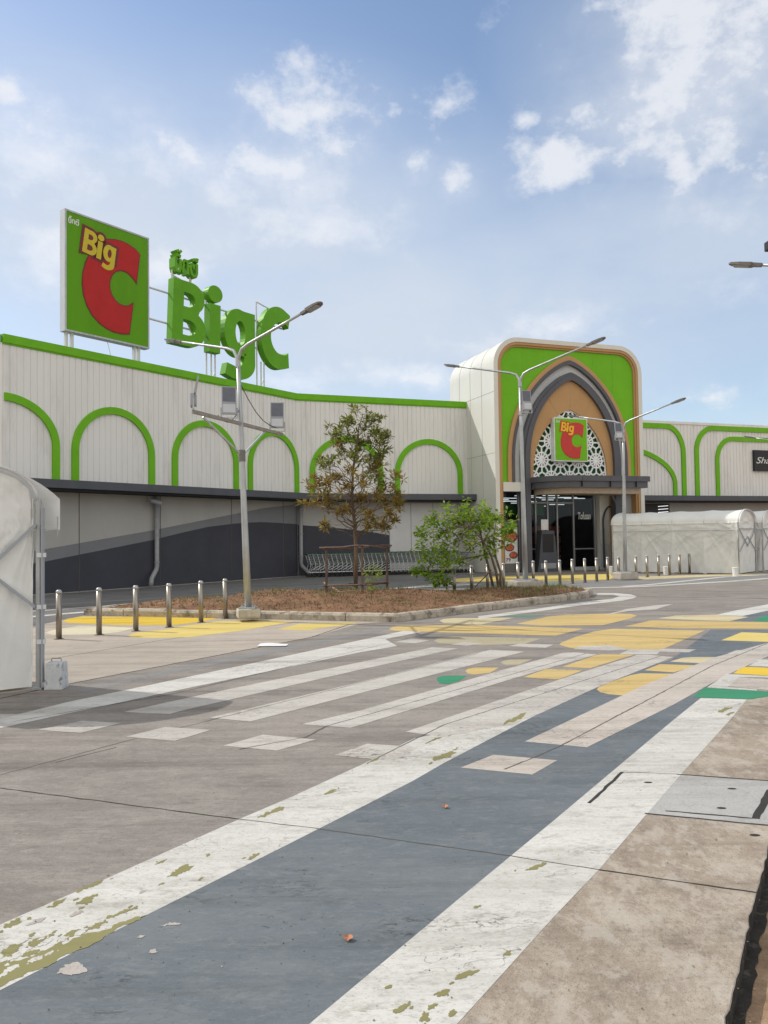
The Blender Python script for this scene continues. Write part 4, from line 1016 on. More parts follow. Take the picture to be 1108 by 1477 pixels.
    mb = MB(); P_ = lambda a, b, z: P(a, z, b)
    fbox(mb, TW, .25, W - .25, 0, 4.3, -4.75, -4.7); fbox(mb, TW, .25, .3, 0, 4.3, -4.7, -.9); fbox(mb, TW, 5.8, 5.85, 0, 4.3, -4.7, -.9); fbox(mb, TW, .25, 5.85, 4.2, 4.25, -4.7, -.9); fbox(mb, TW, .25, 5.85, .005, .02, -4.7, -.9)
    sub('shop_interior', 'interior', mb)
    rnd = random.Random(9)
    for d in (1.3, 1.8, 2.3, 2.9, 3.5, 4.1, 4.5):
        for t0, t1 in ((.5, 1.4), (1.7, 3.0), (3.2, 4.3), (4.4, 5.7)):
            z = 3.15 + .45 * rnd.random(); a = t0 + rnd.uniform(0, .3); mb = MB(); fbox(mb, TW, a, t1 - rnd.uniform(0, .3), z, z + .035, -d, -d - .05); sub('ceiling_tube', 'tube', mb)
    mb = MB()
    for t in (.8, 1.9, 3.0, 4.1, 5.0):
        for z in (.3, .8, 1.3, 1.8): fbox(mb, TW, t, t + .6, z, z + .35, -3.6, -4.0)
    sub('shop_shelf', 'food', mb)
    # white wall with dark-edged niche, bronze pier, grey wall with dark opening on the right
    mb = MB(); fbox(mb, TW, 5.86, 6.42, 0, 3.9, -.5, -1.0); sub('white_wall', 'shell', mb)
    mb = MB(); fbox(mb, TW, 5.86, 6.42, 0, 1.25, -.497, -.49); sub('wall_dado', 'silver', mb)
    ni = ogive(6.38, .36, .1, 2.2, 3.0, 10); no = ogive(6.38, .405, .1, 2.2, 3.06, 10)
    mb = MB(); mb.prism(P, [p for p in ring(no, ni)], -.40, -.495); sub('niche_edge', 'slate', mb)
    mb = MB(); fbox(mb, TW, 6.43, 6.77, 0, 4.1, -.1, -.9); sub('bronze_pier', 'bronze', mb)
    mb = MB(); fbox(mb, TW, 6.78, W - .42, 0, 3.6, -.45, -.9); sub('side_wall', 'wall_light', mb)
    mb = MB(); mb.prism(P, ogive(7.05, .36, .1, 2.3, 3.1, 10), -.44, -.448); sub('dark_opening', 'blackplastic', mb)
    mb = MB()
    for k in range(3): mb.bar(P(6.85, 2.72 + k * .11, -.437), P(7.25, 2.75 + k * .11, -.437), .02, .02)
    sub('lit_tube', 'tube', mb)
    return T
TOWER = build_tower()

# ------------------------------------------------------------------ signs
def logo(fr, t0, t1, z0, z1, off, red, yel, edge, parent):
    """red C with a slanted yellow word on its shoulder; u, v in fractions of the panel"""
    w = t1 - t0; h = z1 - z0
    S = lambda u, v: (t0 + u * w, z0 + v * h)
    outer = [(.873, .822), (.82, .853), (.74, .874), (.66, .882), (.58, .878), (.50, .862), (.42, .83), (.345, .775), (.285, .70), (.235, .61), (.203, .515), (.195, .42), (.21, .33), (.25, .245), (.31, .178), (.385, .13), (.47, .098), (.56, .083), (.65, .083), (.739, .096)]
    inn = [(.789, .367), (.74, .335), (.685, .323), (.625, .328), (.57, .352), (.525, .395), (.502, .45), (.503, .51), (.53, .567), (.575, .61), (.63, .632), (.69, .636), (.745, .622), (.79, .598), (.832, .566)]
    c = [S(*p) for p in outer + inn]
    k = w * .012
    mb = MB(); mb.prism(fr.p, grow(c, k), off, off + .012); e = mb.build('logo_outline', M[edge], parent)
    mb = MB(); mb.prism(fr.p, c, off, off + .018); mb.build('logo_letter', M[red], parent)
    # the word, letters leaning and climbing down to the right
    gl = [(glyph_B(), .185, .690, .225), (glyph_i(), .345, .672, .215), (glyph_g(), .415, .668, .235)]
    sx, sy = .24, .205
    lets = []
    for g, u, v, s in gl:
        for o, hs in g:
            f = lambda p: S(u + p[0] * sx + p[1] * .035, v + p[1] * sy * (h and 1) - p[0] * .030)
            lets.append(([f(p) for p in o], [[f(p) for p in hh] for hh in hs]))
    mb = MB()
    for o, hs in lets: mb.prism(fr.p, grow(o, w * .030), off, off + .022)
    mb.build('word_backing', M['sign_darkred' if edge == 'sign_darkred' and red == 'sign_red' else red], parent)
    mb = MB()
    for o, hs in lets: mb.prism(fr.p, o, off, off + .030, hs)
    mb.build('word', M[yel], parent)

THAI = '\u0e1a\u0e34\u0e4a\u0e01\u0e0b\u0e35'
def thai_word(mb, fr, t, z, off0, off1, w, h):
    """the four characters of the Thai word with their upper marks, as strokes"""
    def st(pts, r=.05):
        q = [(t + a * w, z + b * h) for a, b in pts]
        L = []; R = []
        rr = r * h
        for i, p in enumerate(q):
            a = Vector(q[max(0, i - 1)]); b = Vector(q[min(len(q) - 1, i + 1)]); d = (b - a)
            if d.length < 1e-6: continue
            d.normalize(); n = Vector((-d.y, d.x)) * rr
            L.append((p[0] + n.x, p[1] + n.y)); R.append((p[0] - n.x, p[1] - n.y))
        mb.prism(fr.p, L + R[::-1], off0, off1)
    rr = .06
    st([(.02, .58), (.02, .20), (.06, .05), (.18, .05), (.22, .20), (.22, .58)], rr); st([(.02, .55), (.09, .55)], rr)
    st([(.02, .68), (.12, .72), (.24, .68)], rr); st([(.06, .92), (.10, .84), (.15, .92), (.20, .84), (.26, .95)], rr)
    st([(.34, .03), (.34, .30), (.37, .40), (.33, .46), (.40, .58), (.50, .58), (.55, .46), (.55, .03)], rr)
    st([(.66, .55), (.70, .45), (.66, .38), (.70, .12), (.78, .05), (.90, .05), (.94, .20), (.94, .60)], rr); st([(.70, .55), (.80, .50), (.80, .35)], rr)
    st([(.74, .70), (.84, .76), (.96, .70), (.97, .84)], rr)

def build_signs():
    # square panel on the roof
    D = -.4
    S = Fr(W1.p(0, 0, D), 37)
    T0, T1, Z0, Z1 = 2.30, 5.72, 8.93, 13.17
    b = thing('roof_sign_panel', 'tall green billboard with big red C, standing on the left of the roof', 'sign', tuple(S.p((T0 + T1) / 2, 8.27, 0)))
    mb = MB(); fbox(mb, S, T0, T1, Z0, Z1, -.30, -.01); mb.build('panel_box', M['alu_edge'], b)
    mb = MB(); fr_ = .06
    fbox(mb, S, T0, T1, Z1 - fr_, Z1, -.009, .02); fbox(mb, S, T0, T1, Z0, Z0 + fr_, -.009, .02); fbox(mb, S, T0, T0 + fr_, Z0 + fr_, Z1 - fr_, -.009, .02); fbox(mb, S, T1 - fr_, T1, Z0 + fr_, Z1 - fr_, -.009, .02)
    mb.build('panel_frame', M['galv'], b)
    mb = MB(); fbox(mb, S, T0 + fr_, T1 - fr_, Z0 + fr_, Z1 - fr_, -.009, .004); mb.build('panel_face', M['sign_green'], b)
    mb = MB(); fbox(mb, S, 3.98, 4.0, Z0 + fr_, Z1 - fr_, .004, .006); mb.build('face_seam', M['sign_green'], b)
    logo(S, T0, T1, Z0, Z1, .005, 'sign_red', 'sign_yellow', 'sign_darkred', b)
    mb = MB(); thai_word(mb, S, T0 + .14, Z1 - .46, .005, .012, .40, .27); mb.build('small_word', M['sign_white'], b)
    mb = MB()
    for t in (T0 + .15, T0 + .36, T1 - .55, T1 - .36): fbox(mb, S, t - .05, t + .05, 7.5, Z0, -.22, -.12)
    mb.bar(S.p(4.0, 8.93, -.1), S.p(4.05, 8.2, .1), .02); mb.build('support_post', M['steel_white'], b)
    # free-standing letters
    S2 = Fr(W1.p(0, 0, -.2), 37)
    b = thing('roof_letter_sign', 'green free-standing letters on the roof reading big C with small Thai word above', 'sign', tuple(S2.p(9.5, 8.27, 0)))
    def letter(glyph, t0, t1, z0, z1, gw, zr=(0, 1), lean=0.0, name='letter'):
        mb = MB()
        for o, hs in glyph:
            f = lambda p: (t0 + p[0] / gw * (t1 - t0) + lean * p[1], z0 + (p[1] - zr[0]) / (zr[1] - zr[0]) * (z1 - z0))
            mb.prism(S2.p, [f(p) for p in o], -.34, 0.0, [[f(p) for p in h] for h in hs])
        return mb.build(name, M['letter_green'], b)
    letter(glyph_B(), 6.60, 8.25, 9.33, 11.9, .66, lean=.12)
    letter(glyph_i(), 8.45, 9.12, 9.33, 12.1, .263, (0, 1.03), lean=.06)
    letter(glyph_g(), 9.26, 10.98, 8.44, 11.42, .60, (-.30, .76))
    letter(glyph_C(), 11.30, 13.12, 9.26, 12.06, .70, (-.02, 1.02), lean=.05)
    mb = MB(); thai_word(mb, S2, 6.80, 12.16, -.35, 0.0, 1.12, .95); mb.build('small_word', M['letter_green'], b)
    mb = MB()
    for t in (6.78, 7.65): mb.tube([S2.p(t, 11.7, -.2), S2.p(t, 12.25, -.2)], .035, 8); mb.tube([S2.p(t + .12, 11.7, -.3), S2.p(t + .12, 12.25, -.3)], .035, 8)
    for z in (10.05, 11.25): mb.tube([S.p(T1, z + .1, -.15), S2.p(13.0, z, -.36)], .04, 8)
    for t in (8.55, 8.80, 9.0): mb.tube([S2.p(t, 7.5, -.3), S2.p(t, 12.0 if t < 8.7 else 9.4, -.3)], .035, 8)
    for t in (11.35, 11.6, 11.78): mb.tube([S2.p(t, 7.5, -.3), S2.p(t, 12.1 if t < 11.5 else 9.5, -.3)], .035, 8)
    mb.tube([S2.p(11.35, 12.1, -.3), S2.p(12.2, 11.95, -.3)], .03, 8); mb.tube([S2.p(6.8, 12.1, -.3), S2.p(8.6, 11.75, -.3)], .03, 8)
    mb.tube([S2.p(6.9, 9.5, -.3), S2.p(6.9, 7.5, -.3)], .035, 8) if False else None
    mb.tube([S2.p(8.55, 7.9, -.3), S2.p(9.0, 8.6, -.3)], .02, 6); mb.tube([S2.p(11.35, 7.9, -.3), S2.p(11.78, 8.8, -.3)], .02, 6)
    mb.tube([S2.p(7.1, 11.4, -.36), S2.p(7.9, 9.9, -.36)], .03, 6)
    mb.build('support_frame', M['steel_white'], b)
    # logo on the tower
    t0, t1, z0, z1 = 3.02, 4.84, 5.05, 7.10
    b = thing('entrance_sign', 'small green square sign with red C on white lattice over the entrance', 'sign', tuple(TW.p((t0 + t1) / 2, z0, -.3)))
    mb = MB(); fbox(mb, TW, t0, t1, z0, z1, -.19, .12); mb.build('panel_box', M['sign_white'], b)
    mb = MB(); fbox(mb, TW, t0 + .05, t1 - .05, z0 + .05, z1 - .05, .121, .132); mb.build('panel_face', M['logo_green'], b)
    logo(TW, t0, t1, z0, z1, .133, 'logo_red', 'logo_yellow', 'logo_red', b)
    mb = MB(); thai_word(mb, TW, t0 + .12, z1 - .26, .133, .137, .2, .14); mb.build('small_word', M['sign_white'], b)
    # black sign on the right wing
    a = W2.hit(1088, 649, .15); c = W2.hit(1089, 679, .15)
    b = thing('restaurant_sign', 'black rectangular sign with white script lettering on right wing of shop', 'sign', tuple(W2.p(a[0] + 1.6, c[1], .1)))
    mb = MB(); fbox(mb, W2, a[0], a[0] + 3.4, c[1], a[1], .02, .15); mb.build('sign_box', M['blackplastic'], b)
    mb = MB(); text_on(mb, W2, 'Shabushi', a[0] + .13, c[1] + .42, .15, .36, 2.6, 0, .3, .0, .01); mb.build('lettering', M['sign_white'], b)
    # food poster by the entrance
    p0 = TW.hit(737, 768, -.3); p1 = TW.hit(756, 816, -.3)
    b = thing('food_poster', 'upright white poster with red food bowls at left of the entrance', 'poster', tuple(TW.p(p0[0], 0, -.4)))
    x0, x1 = .50, 1.30; zb, zt = .42, 2.05
    mb = MB(); fbox(mb, TW, x0, x1, .0, zt + .3, -.55, -.40); mb.build('stand', M['lampdark'], b)
    mb = MB(); fbox(mb, TW, x0 + .12, x1 - .03, zb, zt, -.399, -.39); mb.build('sheet', M['paper'], b)
    mb = MB(); fbox(mb, TW, x0 + .12, x1 - .03, zt, zt + .2, -.399, -.39); mb.build('header', M['lattice_back'], b)
    def ell(cx, cz, rx, rz, o): return [(cx + rx * math.cos(rad(q * 15)), cz + rz * math.sin(rad(q * 15))) for q in range(24)]
    for cx, cz, rx, rz in ((.95, 1.66, .32, .27), (.86, 1.15, .24, .18), (1.05, .80, .22, .17)):
        mb = MB(); mb.prism(TW.p, ell(cx, cz, rx, rz, 0), -.391, -.386); mb.build('bowl_print', M['bowl'], b)
        mb = MB(); mb.prism(TW.p, ell(cx, cz + .02, rx * .86, rz * .82, 0), -.386, -.382); mb.build('food_print', M['food'], b)
    mb = MB(); text_on(mb, TW, '79', .66, .50, -.388, .17, .24, bold=.02); mb.build('price_print', M['sign_darkred'], b)
    # white lettering on the glass
    b = tag_sign = MB(); text_on(b, TW, 'Tofusan', 4.78, 2.42, -.735, .34, .72, 0, .1, .02, .003)
    tag(b.build('glass_lettering', M['sign_white']), 'white brand lettering stuck on the dark entrance glass', 'lettering')
    # dark information kiosk before the doors
    q = TW.p(2.75, 0, -.2)
    b = thing('promotion_stand', 'dark tapered display stand with a white card on top before the glass doors', 'display stand', tuple(q))
    mb = MB(); mb.prism(TW.p, [(2.12, .0), (3.3, .0), (3.22, .42), (3.05, 1.9), (2.4, 1.9), (2.22, .42)], -.1, -.5); mb.build('stand_body', M['slate'], b)
    mb = MB(); fbox(mb, TW, 2.3, 3.12, .15, .40, -.096, -.09); mb.build('base_panel', M['alu'], b)
    mb = MB(); fbox(mb, TW, 2.42, 3.0, .9, 1.75, -.099, -.09); mb.build('front_print', M['blackplastic'], b)
    mb = MB(); fbox(mb, TW, 2.46, 2.82, 1.93, 2.42, -.25, -.27); mb.build('white_card', M['paper'], b)
build_signs()

# ------------------------------------------------------------------ bollards
def build_bollards():
    proto = thing('bollard', 'x', 'bollard', (0, 0, 0))
    mb = MB(); mb.lathe((0, 0, 0), [(.050, .0), (.050, .80)], 18); mb.build('post', M['stainless'], proto, smooth=False)
    for o in proto.children:
        for p in o.data.polygons: p.use_smooth = len(p.vertices) == 4
    mb = MB(); mb.lathe((0, 0, 0), [(.052, .80), (.052, .825), (.045, .848), (.025, .860), (.004, .863)], 18); mb.build('cap', M['galv'], proto, smooth=True)
    mb = MB(); mb.lathe((0, 0, 0), [(.085, .0), (.085, .008), (.055, .014)], 18); mb.build('base_flange', M['stainless'], proto)
    left = [(85, 922), (143, 916), (196, 910.5), (244, 905), (290, 898), (325, 892.5)]
    ordn = ['first', 'second', 'third', 'fourth', 'fifth', 'sixth', 'seventh', 'eighth', 'ninth', 'tenth']
    first = True
    for i, p in enumerate(left):
        x, y = G(*p)
        lab = ['steel bollard nearest the white tent, at left end of its row', 'second steel bollard from the near tent, between cream and yellow paint', 'third steel bollard from the near tent, at tip of lemon yellow patch', 'fourth steel bollard from the near tent, on the lemon yellow patch', 'fifth steel bollard from the near tent, between two yellow patches', 'steel bollard touching the kerb, beside the near lamp post'][i]
        if first: proto.location = (x, y, 0); proto['label'] = lab; first = False; o = proto
        else: o = copy_tree(proto, (x, y, 0), lab)
        o['group'] = 'bollards left of the planting bed'
    tops = [(655, 817.4), (680, 815.5), (703, 813.7), (726, 811.9), (747, 810.3), (769, 808.6)]
    l2 = ['steel bollard furthest left behind the bed, under the green bushy tree', 'second steel bollard behind the green bushy tree, under its leaves', 'third bollard behind the green tree, left of its leaning stems', 'bollard just right of the green tree stems, behind the bed', 'bollard hidden half by the middle lamp post, left of it', 'bollard just right of the middle lamp post block']
    for i, p in enumerate(tops):
        x, y = G(p[0], p[1], .86); copy_tree(proto, (x, y, 0), l2[i])['group'] = 'bollards before the entrance'
    bases = [(788, 846), (808, 844.2), (826, 842), (844, 840.4), (861, 839), (877, 837), (893, 836), (918, 833.6), (934, 832.4), (950.5, 830.8), (966, 829.6), (981, 828.6), (995, 827.6)]
    nm = ['second bollard right of the middle lamp post block', 'third bollard right of the middle lamp post, before the display stand', 'fourth bollard right of the middle lamp post, before dark doors', 'fifth bollard right of the middle lamp post, before the door mullion', 'sixth bollard right of the middle lamp post, before right door pane', 'bollard before the white wall left of the long tent', 'bollard touching the left of the far lamp post block', 'first bollard right of the far lamp post block', 'second bollard right of the far lamp post, before the tent side', 'third bollard right of the far lamp post, before the tent side',
          'fourth bollard right of the far lamp post, beside a white bucket', 'fifth bollard right of the far lamp post, before tent side', 'last bollard at the right end of the entrance row']
    for i, p in enumerate(bases):
        x, y = G(*p); copy_tree(proto, (x, y, 0), nm[i])['group'] = 'bollards before the entrance'
build_bollards()

# ------------------------------------------------------------------ street lamps
def build_lamp(base, fork, arm, label, floods='single', block=(.42, .42, .24), tall=False):
    base = Vector(base); fork = Vector(fork); arm = Vector(arm)
    b = thing('street_lamp', label, 'street lamp', tuple(base), 'twin-armed lamp posts')
    mb = MB(); pts = [base + (fork - base) * k for k in (0, .25, .5, .75, .96)]
    mb.tube(pts, [.078, .070, .060, .050, .044], 14)
    mb.build('pole', M['galv'], b, smooth=True)
    mb = MB(); mb.box(base + Vector((0, 0, .02)), (block[0] * .75, block[1] * .75, .03)); 
    for i, j in ((-1, -1), (1, -1), (-1, 1), (1, 1)): mb.lathe(base + Vector((i * .11, j * .11, .03)), [(.015, 0), (.015, .05)], 8)
    mb.build('base_plate', M['galv'], b)
    mb = MB(); mb.box(base + Vector((0, 0, -block[2] / 2 + .004)), block, rz=.3); mb.build('concrete_footing', M['concrete_block'], b, bevel=.05)
    h = Vector((arm.x, arm.y, 0)); hl = h.length; hd = h / hl
    side = hd.cross(Vector((0, 0, 1)))
    for sgn in (-1, 1):
        d = hd * sgn
        p = [fork - Vector((0, 0, .28)) , fork - Vector((0, 0, .1)) + d * .03, fork + d * .12 + Vector((0, 0, .05)), fork + d * .32 + Vector((0, 0, .13))]
        end = fork + d * (hl - .45) + Vector((0, 0, arm.z * (hl - .45) / hl + .03))
        p += [p[-1] + (end - p[-1]) * k for k in (.3, .65, 1)]
        mb = MB(); mb.tube(p, [.036, .036, .034, .033, .031, .028, .026], 10); o = mb.build('arm', M['galv'], b, smooth=True)
        ad = (end - p[3]).normalized(); tip = fork + d * hl + Vector((0, 0, arm.z + .03))
        upv = side.cross(ad).normalized(); upv = upv if upv.z > 0 else -upv
        mb = MB(); n = 7; c0 = end - ad * .05
        prof = [(0, .035, .032), (.14, .045, .034), (.17, .085, .036), (.36, .095, .032), (.50, .080, .020), (.54, .04, .012)]
        vs = []
        for u, w, hgt in prof:
            for sx, sz in ((-1, -1), (1, -1), (1, .6), (.6, 1), (-.6, 1), (-1, .6)): vs.append(c0 + ad * u + side * (w * sx) + upv * (hgt * sz))
        fs = [(i * 6 + k, i * 6 + (k + 1) % 6, (i + 1) * 6 + (k + 1) % 6, (i + 1) * 6 + k) for i in range(5) for k in range(6)] + [tuple(range(5, -1, -1)), tuple(30 + k for k in range(6))]
        mb.add(vs, fs); hd_ = mb.build('lamp_head', M['lampdark'], b)
        mb = MB(); mb.box(c0 + ad * .33 - upv * .038, (.26, .15, .010), ax=(ad, side, upv)); mb.build('lamp_lens', M['lampgrey'], hd_)
    mb = MB(); mb.tube([fork - Vector((0, 0, .32)), fork - Vector((0, 0, .06))], .052, 12); mb.build('fork_collar', M['galv'], b)
    def flood(c, face, tiltp=.25, w=.30, both=True):
        """solar panel above, lamp box below, on a short bracket"""
        f = Vector((face[0], face[1], 0)).normalized(); s = Vector((-f.y, f.x, 0)); z = Vector((0, 0, 1)); c = Vector(c)
        up = (z - f * tiltp).normalized(); nf = (f + z * tiltp).normalized()
        mb = MB(); mb.box(c + up * .30, (w, .03, .34), ax=(s, nf, up)); o = mb.build('solar_panel', M['lampgrey'], b)
        mb = MB(); mb.box(c + up * .30 + nf * .016, (w - .04, .006, .30), ax=(s, nf, up)); mb.build('panel_cells', M['pv'], o)
        mb = MB(); mb.box(c + f * .02, (w, .07, .24), ax=(s, f, z)); 
        for k in range(5): mb.box(c - f * .035 + s * (w * (k - 2) / 6), (.01, .05, .2), ax=(s, f, z))
        o = mb.build('flood_lamp', M['lampgrey'], b, bevel=.008)
        mb = MB(); mb.box(c + f * .057, (w - .05, .004, .17), ax=(s, f, z)); mb.build('flood_lens', M['alu_edge'], o)
        mb = MB(); mb.bar(c + s * (w / 2 + .012) + Vector((0, 0, .02)), c + s * (w / 2 + .012) - Vector((0, 0, .19)), .015, .03); mb.bar(c - s * (w / 2 + .012) + Vector((0, 0, .02)), c - s * (w / 2 + .012) - Vector((0, 0, .19)), .015, .03); mb.bar(c + s * (w / 2 + .012) - Vector((0, 0, .19)), c - s * (w / 2 + .012) - Vector((0, 0, .19)), .03, .015)
        mb.build('flood_bracket', M['galv'], b)
    ax = (fork - base)
    if floods == 'triple':
        q = base + ax * ((4.12 - base.z) / ax.z); v = Vector((.70, 1.25, 0)); e0 = q - v + Vector((.02, -.05, .06)); e1 = q + v - Vector((0, 0, .06))
        mb = MB(); mb.bar(e0, e1, .05, .07); mb.build('cross_bar', M['rust'], b)
        low = base + ax * ((3.45 - base.z) / ax.z)
        mb = MB(); mb.bar(low, q - v * .8, .035); mb.bar(low, q + v * .62, .035); mb.build('brace', M['galv'], b)
        mb = MB(); mb.lathe(low - Vector((0, 0, .12)), [(.075, 0), (.075, .24)], 10); mb.build('clamp', M['lampdark'], b)
        flood(e0 + Vector((0, .05, .22)), (-1, -.25), .2); flood(q - v * .22 + Vector((-.02, -.05, .27)), (.25, -1), .12); flood(e1 - v * .12 + Vector((0, 0, .24)), (.1, -1), .12)
        mb = MB()
        for a_, c_ in ((q + Vector((0, 0, .85)), e1 - v * .12 + Vector((0, 0, .12))), (q + Vector((0, 0, .35)), e0 + v * .5 + Vector((0, 0, .02)))):
            mb.tube([a_ + (c_ - a_) * k - Vector((0, 0, .22 * math.sin(math.pi * k))) for k in (0, .2, .4, .6, .8, 1)], .009, 6)
        mb.build('cable', M['blackplastic'], b)
    elif floods == 'single':
        q = base + ax * ((5.05 - base.z) / ax.z)
        sd = tall
        flood(q + Vector((sd[0], sd[1], .35)), (sd[2], sd[3]), .12, .27)
        mb = MB(); mb.bar(q + Vector((0, 0, .16)), q + Vector((sd[0], sd[1], .16)), .04); mb.lathe(q + Vector((0, 0, .1)), [(.07, 0), (.07, .12)], 10); mb.build('clamp', M['galv'], b)
    return b

bx, by = G(358, 879, .24); fk = AT(343, 508, by)
build_lamp((bx, by, .26), fk, (1.86, -1.3, .60), 'near lamp post with three solar floodlights on its crossbar, standing on the brown bed', 'triple', (.46, .46, .2))
bx, by = G(758, 838, .40); fk = AT(750, 542, by)
build_lamp((bx, by, .42), fk, (2.02, -1.5, .66), 'middle lamp post on a rough concrete block at the far tip of the bed', 'single', (.85, .62, .40), (.17, -.05, .25, -1))
bx, by = G(902, 826, .26); fk = AT(899, 612, by)
build_lamp((bx, by, .28), fk, (1.65, -1.75, .62), 'far lamp post on a concrete block before the long white tent', 'single', (.75, .6, .28), (-.18, -.05, .1, -1))
tip = AT(1054, 381, 13.46); fk = Vector((tip.x + 1.86, tip.y - 1.3, tip.z - .62))
lm = build_lamp((fk.x + .1, fk.y, 0), fk, (1.86, -1.3, .60), 'lamp post out of frame at right whose arm tip shows against sky', 'none', (.46, .46, .2))
fp = AT(1107, 355, 12.9)
mb = MB(); mb.box(fp + Vector((.13, 0, 0)), (.30, .16, .16), rz=.1); fo = mb.build('flood_lamp', M['blackplastic'], lm, bevel=.02)
mb = MB(); mb.bar(fp + Vector((.2, 0, -.06)), fp + Vector((.26, -.02, -.30)), .03); mb.build('flood_bracket', M['galv'], lm)
tip = AT(1074, 629.5, 38.5); fk = Vector((tip.x + 1.86, tip.y - 1.3, tip.z - .62))
build_lamp((fk.x + .05, fk.y, .0), fk, (1.86, -1.3, .60), 'distant lamp post out of frame at right, arm tip showing before the right wing', 'none', (.46, .46, .2))

# ------------------------------------------------------------------ tents
def tent(org, axis, across, L, W, label, zs, za, over, seed, bays, fold, group):
    A = Vector((*axis, 0)).normalized(); B = Vector((*across, 0)).normalized(); O = Vector((*org, 0)); rnd = random.Random(seed)
    P = lambda a, b, z: O + A * a + B * b + Vector((0, 0, z))
    t = thing('tunnel_tent', label, 'tent', tuple(P(L / 2, W / 2, 0)), group)
    ph = [rnd.uniform(0, 6.28) for _ in range(12)]
    def folds(u, v, c):
        """tension folds fanning out of the corner c"""
        dx, dy = u - c[0], v - c[1]; r = math.hypot(dx, dy) + .05; an = math.atan2(dy, dx)
        f = (1 - abs(math.sin(an * 8.5 + ph[0] + .8 * math.sin(an * 5 + ph[1])))) ** 2.5 * .9 + (1 - abs(math.sin(an * 15 + ph[2]))) ** 3 * .35
        return f * math.exp(-r * .7) * min(1, r * 2.2)
    def roof_z(b): 
        k = (b / W) * 2 - 1; return zs + (za - zs) * math.sqrt(max(0, 1 - abs(k) ** 2.3))
    # roof skin with sag between hoops and a hanging valance
    prof = [(-over, zs - .36), (-over, zs - .12)] if over > .1 else [(-.03, zs - .05)]
    n = 22
    for i in range(n + 1):
        b = W * (1 - math.cos(math.pi * i / n)) / 2; prof.append((b + (-over * (1 - i / n * 2) if over > .1 and (i < n / 2) else 0) * (1 - min(1, i / 5)) , roof_z(b)))
    prof += [(W + .03, zs - .05)] if over <= .1 else [(W + over, zs - .12), (W + over, zs - .36)]
    na = 48; end = .10
    mb = MB()
    def rf(u, v):
        a = -end + u * (L + 2 * end); x = v * (len(prof) - 1); i = min(int(x), len(prof) - 2); f = x - i
        b = prof[i][0] + (prof[i + 1][0] - prof[i][0]) * f; z = prof[i][1] + (prof[i + 1][1] - prof[i][1]) * f
        s = abs(math.sin(math.pi * u * bays)); sag = -.035 * s * (1 if za > 0 else 0) * max(0, math.sin(math.pi * min(1, max(0, b / W)))) 
        rip = .003 * math.sin(a * 9 + ph[3] + b * 4)
        return P(a, b, z + sag + rip)
    mb.grid(rf, na, (len(prof) - 1) * 2); mb.build('roof_sheet', M['fabric'], t, smooth=True, fix=False)
    # side sheets
    for b0, sg in ((.02, -1), (W - .02, 1)):
        mb = MB()
        def sf(u, v):
            a = u * L; z = .03 + v * (zs - .02); bu = (u * bays) % 1
            f = 0
            for c in ((0, .9), (1, .9)): f += folds((bu - c[0]) * L / bays, z - c[1] * zs, (0, 0)) * .05 * fold
            f += folds(a, z - zs * .8, (0, 0)) * .10 * fold
            f += -.05 * math.sin(math.pi * bu) * math.sin(math.pi * v) 
            f += .02 * max(0, 1 - z / .25) * math.sin(a * 13 + ph[4])
            return P(a, b0 - sg * .012 + sg * (f + .01), z)
        mb.grid(sf, 110, 34); mb.build('side_sheet', M['fabric'], t, smooth=True, fix=False)
    # gable sheets with folds gathered at the eaves
    for a0, sg in ((.02, -1), (L - .02, 1)):
        mb = MB()
        def gf(u, v):
            b = .02 + u * (W - .04); zt = roof_z(b) - .05; z = .03 + v * (zt - .03)
            f = folds(b, z - zs + .17, (0, 0)) * .075 * fold + folds(W - b, z - zs + .17, (0, 0)) * .075 * fold + .035 * math.sin(math.pi * u) * math.sin(math.pi * min(1, v * 1.1))
            f += .012 * math.sin(b * 11 + 2 * math.sin(z * 2) + ph[5]) * v
            return P(a0 + sg * (f - .015), b, z)
        mb.grid(gf, 90, 50); mb.build('gable_sheet', M['fabric'], t, smooth=True, fix=False)
    # frame
    for a in [L * k / bays for k in range(bays + 1)]:
        endf = a < .01 or a > L - .01
        out = -.035 if a < .01 else (.035 if a > L - .01 else 0)
        for b in (0, W):
            mb = MB(); ob = (-.030 if b == 0 else .030)
            if endf: mb.bar(P(a + out, b + ob * .6, .0), P(a + out, b + ob * .6, zs - .02), .045)
            else: mb.bar(P(a, b - ob * 1.2, 0), P(a, b - ob * 1.2, zs - .02), .04)
            mb.box(P(a + out, b + ob * .6, .012), (.12, .12, .02)); mb.build('post', M['steel_white' if not endf else 'galv'], t)
        mb = MB()
        hp = [P(a + out, b_, roof_z(b_) + (.0 if endf else -.03)) for b_ in [W * (1 - math.cos(math.pi * i / 16)) / 2 for i in range(17)]]
        mb.tube(hp, .020, 8); mb.build('hoop', M['steel_white'], t, smooth=True)
    for b, ob in ((0, -.045), (W, .045)):
        mb = MB()
        for z in (zs - .33,): mb.tube([P(-.03, b + ob, z), P(L + .03, b + ob, z)], .018, 8)
        mb.build('side_rail', M['steel_white'], t)
    for a, o in ((0, -.05), (L, .05)):
        mb = MB(); hb = 1.02
        mb.bar(P(a + o, .03, zs - .30), P(a + o, W * .5, zs - 1.02), .032); mb.bar(P(a + o, W - .03, zs - .30), P(a + o, W * .5, zs - 1.02), .032)
        mb.bar(P(a + o, .03, zs - 1.25), P(a + o, W * .5, zs - .62), .030); mb.bar(P(a + o, W - .03, zs - 1.25), P(a + o, W * .5, zs - .62), .030)
        mb.bar(P(a + o, .03, zs - .30), P(a + o, W - .03, zs - .30), .028) if over <= .1 else None
        mb.build('gable_brace', M['lampgrey'], t)
